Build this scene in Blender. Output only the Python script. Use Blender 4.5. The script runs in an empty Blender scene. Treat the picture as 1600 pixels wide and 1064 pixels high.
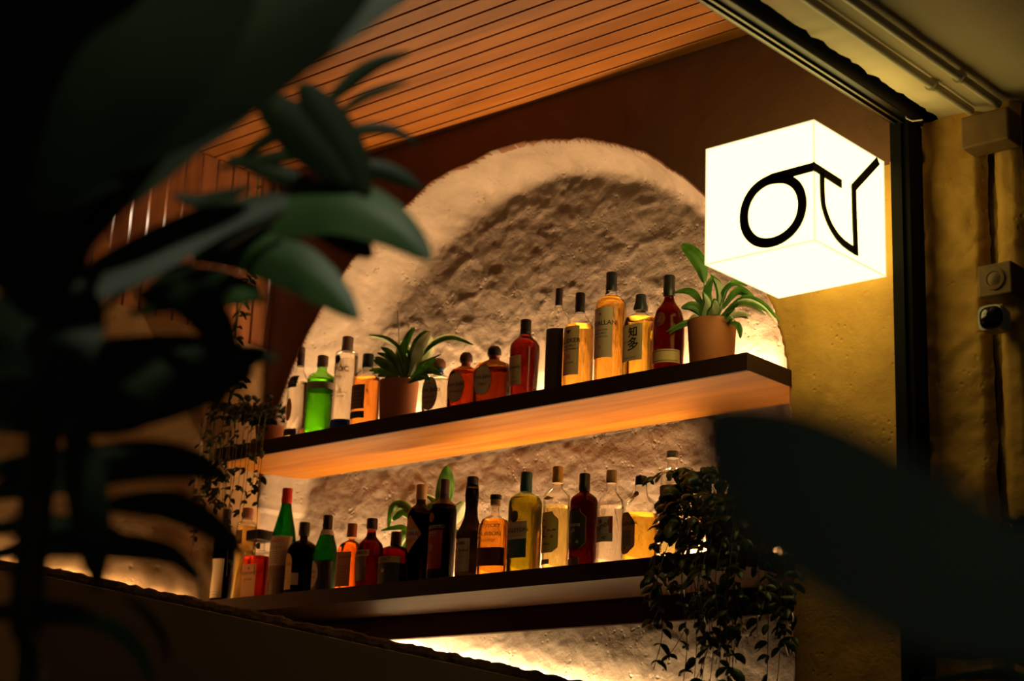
import bpy, math, random
from mathutils import Vector, Matrix, noise
random.seed(7)
sc = bpy.context.scene
COL = sc.collection
H = 1.5                       # eye height of the photographer
F = 2782.0                    # focal length in pixels of the 1600 px wide frame
pp, yy, rr = 0.28344428, -0.73346847, 0.04143214

# ------------------------------------------------------------ camera
f_ = Vector((math.sin(yy)*math.cos(pp), math.cos(yy)*math.cos(pp), math.sin(pp)))
r_ = Vector((math.cos(yy), -math.sin(yy), 0)); d_ = -r_.cross(f_)
cr, sr = math.cos(rr), math.sin(rr)
CX = cr*r_ - sr*d_            # image right
CD = sr*r_ + cr*d_            # image down
CF = f_                       # forward
EYE = Vector((0, 0, H))
cam = bpy.data.cameras.new('camera'); co = bpy.data.objects.new('camera', cam); COL.objects.link(co)
cam.sensor_width = 36; cam.lens = F/1600*36; cam.clip_start = .05
M = Matrix((( CX.x, -CD.x, -CF.x, 0), (CX.y, -CD.y, -CF.y, 0), (CX.z, -CD.z, -CF.z, H), (0, 0, 0, 1)))
co.matrix_world = M
cam.dof.use_dof = True; cam.dof.focus_distance = 5.4; cam.dof.aperture_fstop = 2.2
sc.camera = co

def ray(x, y): return CX*((x-800)/F) + CD*((y-532)/F) + CF
def onY(x, y, Y): d = ray(x, y); return EYE + d*(Y/d.y)
def onX(x, y, X): d = ray(x, y); return EYE + d*(X/d.x)
def at(x, y, dist): return EYE + ray(x, y)*dist
def depth(p): return (Vector(p)-EYE).dot(CF)

# ------------------------------------------------------------ materials
def new_mat(name):
    m = bpy.data.materials.new(name); m.use_nodes = True
    nt = m.node_tree; nt.nodes.clear()
    out = nt.nodes.new('ShaderNodeOutputMaterial')
    return m, nt, out
def prin(name, col, rough=.5, metal=0, spec=.5, **kw):
    m, nt, out = new_mat(name)
    b = nt.nodes.new('ShaderNodeBsdfPrincipled')
    b.inputs['Base Color'].default_value = (*col, 1); b.inputs['Roughness'].default_value = rough
    b.inputs['Metallic'].default_value = metal; b.inputs['Specular IOR Level'].default_value = spec
    for k, v in kw.items(): b.inputs[k.replace('_', ' ')].default_value = v
    n = nt.nodes.new('ShaderNodeTexNoise'); n.inputs['Scale'].default_value = 40
    tc = nt.nodes.new('ShaderNodeTexCoord'); nt.links.new(tc.outputs['Object'], n.inputs['Vector'])
    mr = nt.nodes.new('ShaderNodeMapRange'); mr.inputs[3].default_value = max(0, rough-.06); mr.inputs[4].default_value = min(1, rough+.06)
    nt.links.new(n.outputs['Fac'], mr.inputs[0]); nt.links.new(mr.outputs[0], b.inputs['Roughness'])
    nt.links.new(b.outputs[0], out.inputs[0])
    return m
def plaster(name, c1, c2, bump=.6, rough=.85, scale=1.0, c3=None):
    m, nt, out = new_mat(name); L = nt.links
    b = nt.nodes.new('ShaderNodeBsdfPrincipled'); b.inputs['Roughness'].default_value = rough
    b.inputs['Specular IOR Level'].default_value = .35
    tc = nt.nodes.new('ShaderNodeTexCoord')
    n1 = nt.nodes.new('ShaderNodeTexNoise'); n1.inputs['Scale'].default_value = 3.2*scale; n1.inputs['Detail'].default_value = 8; n1.inputs['Roughness'].default_value = .62
    n1.inputs['Distortion'].default_value = .8
    L.new(tc.outputs['Object'], n1.inputs['Vector'])
    cr_ = nt.nodes.new('ShaderNodeValToRGB'); cr_.color_ramp.elements[0].position = .25; cr_.color_ramp.elements[1].position = .78
    cr_.color_ramp.elements[0].color = (*c1, 1); cr_.color_ramp.elements[1].color = (*c2, 1)
    if c3:
        e = cr_.color_ramp.elements.new(.5); e.color = (*c3, 1)
    L.new(n1.outputs['Fac'], cr_.inputs[0]); L.new(cr_.outputs[0], b.inputs['Base Color'])
    n2 = nt.nodes.new('ShaderNodeTexNoise'); n2.inputs['Scale'].default_value = 9*scale; n2.inputs['Detail'].default_value = 9; n2.inputs['Roughness'].default_value = .6
    n2.inputs['Distortion'].default_value = .25
    L.new(tc.outputs['Object'], n2.inputs['Vector'])
    v = nt.nodes.new('ShaderNodeTexVoronoi'); v.inputs['Scale'].default_value = 38*scale; v.feature = 'SMOOTH_F1'
    L.new(tc.outputs['Object'], v.inputs['Vector'])
    pit = nt.nodes.new('ShaderNodeMapRange'); pit.inputs[1].default_value = .05; pit.inputs[2].default_value = .3
    L.new(v.outputs['Distance'], pit.inputs[0])
    n3 = nt.nodes.new('ShaderNodeTexNoise'); n3.inputs['Scale'].default_value = 7*scale
    L.new(tc.outputs['Object'], n3.inputs['Vector'])
    msk = nt.nodes.new('ShaderNodeMapRange'); msk.inputs[1].default_value = .5; msk.inputs[2].default_value = .62
    L.new(n3.outputs['Fac'], msk.inputs[0])
    mx = nt.nodes.new('ShaderNodeMix'); mx.data_type = 'FLOAT'
    L.new(msk.outputs[0], mx.inputs[0]); mx.inputs[2].default_value = 1; L.new(pit.outputs[0], mx.inputs[3])
    ma = nt.nodes.new('ShaderNodeMath'); ma.operation = 'MULTIPLY_ADD'; ma.inputs[1].default_value = .35
    L.new(mx.outputs[0], ma.inputs[0]); L.new(n2.outputs['Fac'], ma.inputs[2])
    bp = nt.nodes.new('ShaderNodeBump'); bp.inputs['Strength'].default_value = bump; bp.inputs['Distance'].default_value = .009
    L.new(ma.outputs[0], bp.inputs['Height']); L.new(bp.outputs[0], b.inputs['Normal'])
    L.new(b.outputs[0], out.inputs[0])
    return m
def wood(name, c1, c2, rough=.4, axis=(1, 14, 14), scale=2.0, spec=.5):
    m, nt, out = new_mat(name); L = nt.links
    b = nt.nodes.new('ShaderNodeBsdfPrincipled'); b.inputs['Roughness'].default_value = rough; b.inputs['Specular IOR Level'].default_value = spec
    tc = nt.nodes.new('ShaderNodeTexCoord'); mp = nt.nodes.new('ShaderNodeMapping'); mp.inputs['Scale'].default_value = axis
    L.new(tc.outputs['Object'], mp.inputs[0])
    n = nt.nodes.new('ShaderNodeTexNoise'); n.inputs['Scale'].default_value = scale; n.inputs['Detail'].default_value = 6; n.inputs['Distortion'].default_value = .6
    L.new(mp.outputs[0], n.inputs['Vector'])
    r = nt.nodes.new('ShaderNodeValToRGB'); r.color_ramp.elements[0].position = .35; r.color_ramp.elements[1].position = .7
    r.color_ramp.elements[0].color = (*c1, 1); r.color_ramp.elements[1].color = (*c2, 1)
    L.new(n.outputs['Fac'], r.inputs[0]); L.new(r.outputs[0], b.inputs['Base Color'])
    bp = nt.nodes.new('ShaderNodeBump'); bp.inputs['Strength'].default_value = .15; bp.inputs['Distance'].default_value = .002
    L.new(n.outputs['Fac'], bp.inputs['Height']); L.new(bp.outputs[0], b.inputs['Normal'])
    L.new(b.outputs[0], out.inputs[0])
    return m
def emit(name, col, s):
    m, nt, out = new_mat(name); e = nt.nodes.new('ShaderNodeEmission')
    e.inputs[0].default_value = (*col, 1); e.inputs[1].default_value = s; nt.links.new(e.outputs[0], out.inputs[0]); return m
def thin_glass(name, col=(1, 1, 1), refl=1.0):
    m, nt, out = new_mat(name); L = nt.links
    t = nt.nodes.new('ShaderNodeBsdfTransparent'); t.inputs[0].default_value = (*col, 1)
    g = nt.nodes.new('ShaderNodeBsdfGlossy'); g.inputs['Roughness'].default_value = .03
    lw = nt.nodes.new('ShaderNodeLayerWeight'); lw.inputs[0].default_value = .18*refl
    # glass looks darker where the wall of the bottle is seen edge-on (longer path in the glass)
    lw2 = nt.nodes.new('ShaderNodeLayerWeight'); lw2.inputs[0].default_value = .35
    mc = nt.nodes.new('ShaderNodeMix'); mc.data_type = 'RGBA'
    mc.inputs[6].default_value = (*col, 1); mc.inputs[7].default_value = (col[0]**3*.6, col[1]**3*.6, col[2]**3*.55, 1)
    pw = nt.nodes.new('ShaderNodeMath'); pw.operation = 'POWER'; pw.inputs[1].default_value = 6
    L.new(lw2.outputs['Facing'], pw.inputs[0]); L.new(pw.outputs[0], mc.inputs[0]); L.new(mc.outputs[2], t.inputs[0])
    mx = nt.nodes.new('ShaderNodeMixShader'); fm = nt.nodes.new('ShaderNodeMath'); fm.operation = 'MULTIPLY'; fm.inputs[1].default_value = .55; L.new(lw.outputs['Fresnel'], fm.inputs[0]); L.new(fm.outputs[0], mx.inputs[0]); L.new(t.outputs[0], mx.inputs[1]); L.new(g.outputs[0], mx.inputs[2])
    L.new(mx.outputs[0], out.inputs[0]); return m
def liquid(name, col, ior=1.3, rough=.0):
    m, nt, out = new_mat(name); b = nt.nodes.new('ShaderNodeBsdfPrincipled')
    b.inputs['Base Color'].default_value = (*col, 1); b.inputs['Transmission Weight'].default_value = 1
    b.inputs['IOR'].default_value = ior; b.inputs['Roughness'].default_value = rough
    nt.links.new(b.outputs[0], out.inputs[0]); return m
def leafmat(name, c1, c2, trans=.35, rough=.35, scale=18, tint=(1.6, 1.5, .6)):
    m, nt, out = new_mat(name); L = nt.links
    b = nt.nodes.new('ShaderNodeBsdfPrincipled'); b.inputs['Roughness'].default_value = rough; b.inputs['Specular IOR Level'].default_value = .4
    tc = nt.nodes.new('ShaderNodeTexCoord'); n = nt.nodes.new('ShaderNodeTexNoise'); n.inputs['Scale'].default_value = scale
    L.new(tc.outputs['Object'], n.inputs['Vector'])
    r = nt.nodes.new('ShaderNodeValToRGB'); r.color_ramp.elements[0].position = .35; r.color_ramp.elements[1].position = .65
    r.color_ramp.elements[0].color = (*c1, 1); r.color_ramp.elements[1].color = (*c2, 1)
    L.new(n.outputs['Fac'], r.inputs[0]); L.new(r.outputs[0], b.inputs['Base Color'])
    t = nt.nodes.new('ShaderNodeBsdfTranslucent'); mu = nt.nodes.new('ShaderNodeMix'); mu.data_type = 'RGBA'; mu.blend_type = 'MULTIPLY'
    mu.inputs[0].default_value = 1; L.new(r.outputs[0], mu.inputs[6]); mu.inputs[7].default_value = (*tint, 1)
    L.new(mu.outputs[2], t.inputs[0])
    mx = nt.nodes.new('ShaderNodeMixShader'); mx.inputs[0].default_value = trans
    L.new(b.outputs[0], mx.inputs[1]); L.new(t.outputs[0], mx.inputs[2]); L.new(mx.outputs[0], out.inputs[0])
    return m

WARM = (1.0, .60, .26)
MT = dict(
    niche=plaster('plaster_brown', (.155, .114, .086), (.27, .212, .172), .9, .62, 1.6, (.205, .160, .126)),
    side=plaster('plaster_ochre', (.20, .12, .055), (.33, .21, .10), .8, .85, 1.0),
    pillar=plaster('plaster_pillar', (.42, .21, .035), (.62, .35, .075), .9, .8, 1.3),
    stone=plaster('rough_stone', (.05, .032, .015), (.13, .085, .045), 1.0, .9, 4.0),
    skim=plaster('smooth_dark_plaster', (.22, .145, .08), (.30, .20, .12), .15, .7, .6),
    white=plaster('white_ceiling_paint', (.56, .44, .28), (.66, .53, .34), .15, .7, .5),
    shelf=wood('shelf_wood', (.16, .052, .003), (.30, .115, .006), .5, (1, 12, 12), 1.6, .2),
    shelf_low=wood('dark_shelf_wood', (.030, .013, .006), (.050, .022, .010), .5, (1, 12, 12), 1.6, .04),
    fascia=wood('shelf_edge_wood', (.024, .009, .004), (.040, .015, .006), .6, (1, 12, 12), 1.6, .15),
    slat=wood('ceiling_slat_wood', (.20, .064, .007), (.33, .12, .018), .42, (1.2, 9, 9), 1.3, .35),
    vslat=wood('wall_slat_wood', (.20, .07, .025), (.34, .13, .05), .45, (9, 9, 1), 1.6),
    black=prin('black_void', (.005, .004, .003), .85, 0, .1), steel=prin('dark_steel', (.014, .012, .010), .4, .5),
    terra=prin('terracotta', (.36, .115, .035), .75), soil=prin('soil', (.03, .018, .01), .95),
    led=emit('led_diffuser', WARM, 540.0), alu=prin('aluminium_channel', (.5, .48, .45), .35, 1),
    acrylic=emit('lit_acrylic', (1.0, .79, .225), 4.0), seam=emit('acrylic_seam', (1.0, .80, .36), 1.05),
    letter=prin('black_vinyl', (.004, .0035, .003), .5),
    leaf_pot=leafmat('peace_lily_leaf', (.05, .15, .025), (.15, .30, .06), .5),
    leaf_backlit=leafmat('peace_lily_backlit_leaf', (.55, .60, .42), (.80, .82, .72), .6, tint=(1.2, 1.25, 1.2)),  # pale leaf tone with backlight from the strips painted in
    leaf_dark=leafmat('palm_leaf_painted_shade', (.012, .026, .006), (.022, .042, .010), .12, .55, 6),  # palm leaf with its shade painted into the colour
    leaf_lit=leafmat('palm_leaf_painted_light', (.05, .11, .03), (.09, .17, .05), .2, .45, 8),  # same palm leaf, the light falling on it painted into the colour
    leaf_vine=leafmat('vine_leaf', (.020, .034, .008), (.05, .07, .018), .15, .4, 30),
    leaf_big=leafmat('big_foreground_leaf', (.34, .40, .31), (.38, .43, .34), .1, .5, 4),
    vine=prin('vine_stem', (.10, .07, .03), .7), stem=prin('green_stem', (.07, .13, .03), .5),
    bark=prin('palm_stem', (.05, .035, .015), .7),
    clear=thin_glass('clear_glass', (.97, .96, .93)), cam_white=prin('camera_shell', (.55, .52, .46), .4),
    camdark=prin('camera_dome', (.003, .003, .004), .15), conduit=prin('painted_conduit', (.52, .44, .32), .5),
    floor=prin('dark_floor', (.05, .04, .03), .6), tube=emit('lamp_tube', (1, .85, .6), 22.0),
    box=wood('painted_box', (.15, .08, .022), (.24, .13, .04), .7, (3, 3, 3), 3),
    redwall=prin('dark_red_paint', (.05, .012, .006), .7),
)
_mc = {}
def col_mat(col, rough=.5, metal=0):
    k = ('c', col, rough, metal)
    if k not in _mc: _mc[k] = prin('paint_%d' % len(_mc), col, rough, metal)
    return _mc[k]
def liq_mat(col):
    k = ('l', col)
    if k not in _mc: _mc[k] = liquid('liquid_%d' % len(_mc), col)
    return _mc[k]
def gls_mat(col):
    k = ('g', col)
    if k not in _mc: _mc[k] = thin_glass('tinted_glass_%d' % len(_mc), col)
    return _mc[k]

# ------------------------------------------------------------ mesh helpers
class MB:
    def __init__(s): s.v = []; s.f = []
    def add(s, vs, fs):
        o = len(s.v); s.v += [tuple(v) for v in vs]; s.f += [tuple(i+o for i in f) for f in fs]; return s
    def box(s, x0, x1, y0, y1, z0, z1):
        return s.add([(x, y, z) for x in (x0, x1) for y in (y0, y1) for z in (z0, z1)],
                     [(0, 1, 3, 2), (4, 6, 7, 5), (0, 4, 5, 1), (2, 3, 7, 6), (0, 2, 6, 4), (1, 5, 7, 3)])
    def tube(s, pts, r, n=8, caps=True):
        pts = [Vector(p) for p in pts]; N = len(pts); rs = r if isinstance(r, (list, tuple)) else [r]*N
        vs = []; up = Vector((.13, .21, .97)).normalized(); 
        for i, p in enumerate(pts):
            t = (pts[min(i+1, N-1)]-pts[max(i-1, 0)]).normalized()
            a = t.cross(up)
            if a.length < .05: a = t.cross(Vector((1, 0, 0)))
            a.normalize(); b = t.cross(a).normalized()
            for k in range(n):
                w = 2*math.pi*k/n; vs.append(p+(a*math.cos(w)+b*math.sin(w))*rs[i])
        fs = [(i*n+k, i*n+(k+1) % n, (i+1)*n+(k+1) % n, (i+1)*n+k) for i in range(N-1) for k in range(n)]
        if caps: fs += [tuple(range(n-1, -1, -1)), tuple((N-1)*n+k for k in range(n))]
        return s.add(vs, fs)
    def lathe(s, prof, n=28, a=1, b=1, e=None, caps=True, c=(0, 0, 0)):
        """prof: (radius, z, squareness exponent); a, b scale width and depth."""
        vs = []
        for q in prof:
            r, z = q[0], q[1]; ex = q[2] if len(q) > 2 else 2
            sa = q[3] if len(q) > 3 else 1
            for k in range(n):
                w = 2*math.pi*(k+.5)/n; cw, sw = math.cos(w), math.sin(w)
                x = math.copysign(abs(cw)**(2/ex), cw); y = math.copysign(abs(sw)**(2/ex), sw)
                vs.append((c[0]+x*r*a, c[1]+y*r*(b if sa == 1 else 1), c[2]+z))
        N = len(prof)
        fs = [(i*n+k, i*n+(k+1) % n, (i+1)*n+(k+1) % n, (i+1)*n+k) for i in range(N-1) for k in range(n)]
        if caps: fs += [tuple(range(n-1, -1, -1)), tuple((N-1)*n+k for k in range(n))]
        return s.add(vs, fs)
    def build(s, name, mat, parent=None, smooth=False, bevel=0):
        me = bpy.data.meshes.new(name); me.from_pydata(s.v, [], s.f); me.update()
        me.materials.append(mat)
        if smooth:
            me.polygons.foreach_set('use_smooth', [True]*len(me.polygons))
            me.set_sharp_from_angle(angle=math.radians(50))
        o = bpy.data.objects.new(name, me); COL.objects.link(o)
        if parent: o.parent = parent
        if bevel:
            md = o.modifiers.new('bevel', 'BEVEL'); md.width = bevel; md.segments = 2; md.limit_method = 'ANGLE'
        return o
def thing(name, label, cat, loc=(0, 0, 0), group=None):
    o = bpy.data.objects.new(name, None); COL.objects.link(o); o.location = loc; o.empty_display_size = .05
    return tag(o, label, cat, group)
def tag(o, label=None, cat=None, group=None, kind=None):
    if label: o['label'] = label
    if cat: o['category'] = cat
    if group: o['group'] = group
    if kind: o['kind'] = kind
    return o
def struct(o, label=None, cat=None): return tag(o, label, cat, None, 'structure')
def fbm(x, y, z, o=4):
    return noise.fractal(Vector((x, y, z)), 1.0, 2.0, o)

# ------------------------------------------------------------ key sizes
ZL = H+.847; ZLb = H+.797          # lower shelf
ZU = H+1.4072; ZUb = H+1.356       # upper shelf
YS = 4.05; YW = 4.28; YN = 4.44
XL = -5.10; XR = -2.752
ZC = H+2.533                       # slatted ceiling
AX, AZ, AR = -3.925, H+1.22, 1.172

# ------------------------------------------------------------ back wall with arched niche (one relief mesh)
def inside(x, z):
    """signed distance to the niche outline, positive inside"""
    if z < AZ: return min(XR-x, x-(XL-.02))
    return AR - math.hypot(x-AX, z-AZ)
def sstep(a, b, t):
    t = max(0, min(1, (t-a)/(b-a))); return t*t*(3-2*t)
mb = MB(); st = .0075
x0, x1, z0, z1 = XL-.04, -2.325, H+.1, ZC+.05
nx = int((x1-x0)/st); nz = int((z1-z0)/st)
for j in range(nz+1):
    for i in range(nx+1):
        x = x0+(x1-x0)*i/nx; z = z0+(z1-z0)*j/nz
        dd = inside(x, z) + .009*fbm(x*9, z*9, 3.3)
        wdt = .035 + (.025+.07*sstep(AX+.1, AX-.7, x))*sstep(AZ-.1, AZ+.4, z)
        wdt *= 1.5; u_ = max(0, min(1, dd/wdt)); t = 1-(1-u_)**2.6 if u_ < 1 else 1.0
        y = YW + (YN-YW+.02)*t
        rough_in = .004+.0005*t
        y += rough_in*fbm(x*4+5, z*4, 0) + .0024*t*fbm(x*12, z*16, 9) + .0016*t*abs(fbm(x*30, z*34, 4))
        g = fbm(x*2.3, z*2.3, 20)
        if t > .8: y -= .003*max(0, 1-abs(g)*9)
        if z > AZ+.9 and t > .2: y -= .006*max(0, fbm(x*9, z*9, 44))
        mb.v.append((x, y, z))
for j in range(nz):
    for i in range(nx):
        a = j*(nx+1)+i; mb.f.append((a, a+1, a+nx+2, a+nx+1))
w = mb.build('wall_back', MT['niche'], smooth=False)
w.data.polygons.foreach_set('use_smooth', [True]*len(w.data.polygons))
# the face of the wall around the niche carries a darker brown and, right of the niche, ochre with the sign's yellow light painted in, up to the cube
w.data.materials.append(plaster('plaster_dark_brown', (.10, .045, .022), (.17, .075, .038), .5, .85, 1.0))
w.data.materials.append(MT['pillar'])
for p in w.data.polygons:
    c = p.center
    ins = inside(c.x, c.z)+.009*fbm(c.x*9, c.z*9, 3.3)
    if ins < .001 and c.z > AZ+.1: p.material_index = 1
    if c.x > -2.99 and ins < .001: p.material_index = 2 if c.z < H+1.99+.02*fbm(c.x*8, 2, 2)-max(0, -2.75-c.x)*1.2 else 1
struct(w)
# ------------------------------------------------------------ side wall at the left, running towards the viewer
mb = MB(); st = .016
ya, yb, za, zb = 2.2, 4.30, H+.1, H+1.845
ny = int((yb-ya)/st); nz = int((zb-za)/st)
for j in range(nz+1):
    for i in range(ny+1):
        y = ya+(yb-ya)*i/ny; z = za+(zb-za)*j/nz
        x = XL - .012 + .010*fbm(y*3, z*3, 7) + .003*fbm(y*14, z*14, 2)
        mb.v.append((x, y, z))
for j in range(nz):
    for i in range(ny):
        a = j*(ny+1)+i; mb.f.append((a, a+1, a+ny+2, a+ny+1))
o = mb.build('wall_left', MT['side']); o.data.polygons.foreach_set('use_smooth', [True]*len(o.data.polygons)); struct(o)
mb = MB(); mb.box(XL-.2, XL-.024, 2.2, 4.46, 0, H+1.835); struct(mb.build('wall_left_core', MT['side']))
# slatted upper part of the side wall
scr = thing('slatted_screen', 'reddish brown wooden screen of vertical boards with bright gaps above the left plaster wall', 'screen', (XL-.02, 2.3, H+1.85))
T = lambda x, y, z: (x-(XL-.02), y-2.3, z-(H+1.85))
y = 2.32
for k in range(27):
    m2 = MB(); c0 = 3.514+.0745*(k-16)+.006; c1 = c0+.0745-.011
    if k == 26: c1 = 4.29
    a, b = T(XL-.04, c0, H+1.845), T(XL-.018, c1, ZC-.005)
    m2.box(a[0], b[0], a[1], b[1], a[2], b[2]); m2.build('board', MT['vslat'], scr)
m2 = MB(); a, b = T(XL-.05, 2.3, H+1.845), T(XL-.04, 4.29, H+1.885); m2.box(a[0], b[0], a[1], b[1], a[2], b[2]); m2.build('rail', MT['vslat'], scr)
o = MB().box(XL-.30, XL-.28, 2.2, 4.3, H+1.84, ZC).build('wall_behind_screen', MT['black']); struct(o)
t = thing('tube_lamp', 'long white tube lamp glowing behind the gaps of the vertical boards', 'lamp', (XL-.13, 3.3, H+2.222))
MB().tube([(0, 0, 0), (0, .95, 0)], .036, 12).build('tube', MT['tube'], t, True)
for y in (.02, .93): MB().box(-.155, -.03, y-.012, y+.012, -.02, .02).build('holder', MT['steel'], t)

# ------------------------------------------------------------ slatted ceiling
o = MB().box(-6.0, -2.30, 1.0, 4.46, ZC+.035, ZC+.06).build('ceiling', MT['black']); struct(o)
c0 = 4.296
mb = MB(); k = 0
while c0 > 1.6:
    if True: mb.box(-5.45, -2.34, c0-.0705+.004, c0-.004, ZC, ZC+.02)
    c0 -= .0705
o2 = mb.build('ceiling_slats', MT['slat'], o, bevel=.0015)

# ------------------------------------------------------------ steel beam and post, ceiling outside
bm_ = MB().box(-2.355, -2.285, .6, 4.25, H+2.052, H+2.125); 
bm = bm_.build('steel_beam', MT['steel'], bevel=.003); struct(bm, None, None); bm.name = 'trim_1'
b2 = MB().box(-2.338, -2.332, .6, 4.2, H+2.044, H+2.052).box(-2.318, -2.312, .6, 4.2, H+2.044, H+2.052).build('beam_track', prin('track_metal', (.10, .085, .06), .3, .8), bm)
o = MB().box(-2.352, -2.298, 4.185, 4.262, 0, H+2.052).build('trim_2', MT['black'], bevel=.003); struct(o)
MB().box(-2.352, -2.318, 4.174, 4.185, 0, H+2.05).build('post_groove', MT['black'], o)
# dark header above the beam
o = MB().box(-2.33, -2.262, .6, 4.5, H+2.125, H+2.75).build('wall_header', MT['black']); struct(o)
# exterior ceiling, ragged along its left edge
mb = MB(); N = 170
for j in range(N+1):
    y = .8+(4.45-.8)*j/N
    xe = -2.262+.012+.010*fbm(y*22, 1, 5)+.008*fbm(y*60, 1, 9)
    for x in (xe, -2.15, -1.9, -1.2): mb.v.append((x, y, H+2.074+.004*fbm(y*3, x*3, 2)))
for j in range(N):
    for i in range(3): a = j*4+i; mb.f.append((a, a+1, a+5, a+4))
o = mb.build('ceiling_outside', MT['white'], smooth=True)
md = o.modifiers.new('thick', 'SOLIDIFY'); md.thickness = .03; md.offset = 1; struct(o)
for X, nm in ((-2.135, 'long thin pale conduit pipe on the outside ceiling, nearer the dark beam'), (-2.052, 'long thin pale conduit pipe on the outside ceiling, farther from the dark beam')):
    t = thing('conduit_pipe', nm, 'pipe', (X, 1.2, H+2.055), 'conduit pipes')
    MB().tube([(0, 0, 0), (0, 1.0, 0), (0, 2.0, 0), (0, 3.04, 0)], .0125, 12).build('pipe', MT['conduit'], t, True)
    for yy_ in (.9, 2.0, 2.82):
        MB().lathe([(.019, -.006), (.019, .006)], 12).build('clamp', MT['conduit'], t, True)
        c = t.children[-1] if len(t.children) else None
    cl = [c for c in COL.objects if c.parent == t and c.name.startswith('clamp')]
    for c, yy_ in zip(cl, (.9, 2.0, 2.82)): c.rotation_euler = (math.pi/2, 0, 0); c.location = (0, yy_, 0)
# raised band between the pipes
struct(MB().box(-2.118, -2.072, 1.2, 4.24, H+2.062, H+2.07).build('trim_3', MT['white'], bevel=.003))
# pilaster outside
def relief(name, mat, xa, xb, za, zb, Y, amp, seed, st=.010, edge=0):
    m_ = MB(); nx = max(2, int((xb-xa)/st)); nz = int((zb-za)/st)
    for j in range(nz+1):
        for i in range(nx+1):
            u = i/nx; x = xa+(xb-xa)*u; z = za+(zb-za)*j/nz
            y = Y + amp*fbm(x*7+seed, z*7, seed) + amp*.5*fbm(x*22, z*22, seed)
            e = min(u, 1-u)*(xb-xa)
            if edge: y += edge*(1-sstep(0, .025, e))
            m_.v.append((x + (.006*fbm(z*6, seed, 1) if i in (0, nx) else 0), y, z))
    for j in range(nz):
        for i in range(nx): a = j*(nx+1)+i; m_.f.append((a, a+1, a+nx+2, a+nx+1))
    o = m_.build(name, mat); o.data.polygons.foreach_set('use_smooth', [True]*len(o.data.polygons)); return struct(o)
relief('wall_right', MT['pillar'], -2.334, -2.125, H+.2, H+2.075, YW, .013, 3, edge=.03)
relief('wall_right_recess', MT['pillar'], -2.13, -2.085, H+.2, H+2.075, YW+.045, .004, 8)
relief('wall_right_panel', MT['pillar'], -2.095, -2.01, H+.2, H+2.075, YW-.005, .008, 12, edge=.02)
struct(MB().box(-2.02, -1.3, YW+.03, YW+.10, 0, H+2.2).build('wall_far_right', MT['redwall']))
struct(MB().box(-2.40, -1.95, YW+.09, YW+.2, 0, H+2.2).build('wall_right_core', MT['black']))
# capital, ornament, security camera
o = MB().box(-2.142, -2.0, 4.19, 4.27, H+1.925, H+2.02).build('plaster_capital', MT['box'], bevel=.006)
tag(o, 'brown box shaped capital at the top of the right pilaster', 'capital')
t = thing('square_ornament', 'small square ornament block with round rosette below the capital', 'ornament', (-2.06, 4.23, H+1.535))
MB().box(-.048, .048, -.035, .045, -.045, .045).build('block', MT['box'], t, bevel=.004)
o = MB().lathe([(.030, 0), (.030, .004), (.022, .005), (.020, .003), (.012, .006), (.003, .008)], 24).build('rosette', MT['box'], t, True)
o.rotation_euler = (math.pi/2, 0, 0); o.location = (0, -.035, 0)
t = thing('security_camera', 'small rounded security camera with black dome on the right pilaster', 'camera', (-2.078, 4.225, H+1.432))
o = MB().lathe([(.020, -.03, 4), (.033, -.026, 4), (.036, 0, 4), (.034, .03, 4)], 28).build('housing', MT['cam_white'], t, True); o.rotation_euler = (math.pi/2, 0, 0)
MB().box(-.014, .014, .03, .062, -.014, .014).build('mount', MT['cam_white'], t)
o = MB().lathe([(.031, 0, 3), (.031, .010, 3), (.026, .020, 3), (.014, .027, 2), (.003, .029, 2)], 28).build('lens_dome', MT['camdark'], t, True)
o.rotation_euler = (math.pi/2, 0, 0); o.location = (.004, -.024, -.002)
pts = [(-2.30, 4.17, H+2.07), (-2.29, 4.16, H+2.045), (-2.27, 4.155, H+2.03), (-2.24, 4.16, H+2.028)]
tag(MB().tube(pts, .0022, 6).build('loose_cable', MT['conduit'], smooth=True), 'thin pale loose cable end curling at the top of the pilaster', 'cable')

# ------------------------------------------------------------ floor and the sloped parapet
struct(MB().box(-6.2, 1.5, -1.5, 4.5, -.05, 0).build('floor', MT['floor']))
A = Vector((-5.06, 3.30)); B = Vector((-3.05, 4.40))
def crest(u): return H+.872 - .432*u            # u along A-B
pth = [((-5.04, 2.3), H+.80), ((-5.04, 2.9), H+.835)] + [((A.lerp(B, i/60).x, A.lerp(B, i/60).y), crest(i/60)) for i in range(61)]
mb = MB(); rows = []
for i, ((x, y), z) in enumerate(pth):
    q = pth[min(i+1, len(pth)-1)][0]; p0 = pth[max(i-1, 0)][0]
    t = Vector((q[0]-p0[0], q[1]-p0[1])).normalized(); n = Vector((t.y, -t.x))   # towards the viewer
    n1 = .007*fbm(i*.9, 1, 1); n2 = .006*fbm(i*1.7, 5, 1)
    mb.v += [(x+n.x*.03, y+n.y*.03, 0), (x+n.x*.03, y+n.y*.03, z-.035), (x+n.x*.018, y+n.y*.018, z-.030)]
for i in range(len(pth)-1):
    a = i*3; mb.f += [(a, a+3, a+4, a+1), (a+1, a+4, a+5, a+2)]
o = mb.build('parapet', MT['skim']); o.name = 'stair_parapet'
md = o.modifiers.new('thick', 'SOLIDIFY'); md.thickness = .012; md.offset = -1
tag(o, 'dark smooth sloping parapet with a rough stone crest in front of the lower shelf', 'parapet')
mb = MB(); NN = 260; K = 5
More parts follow.
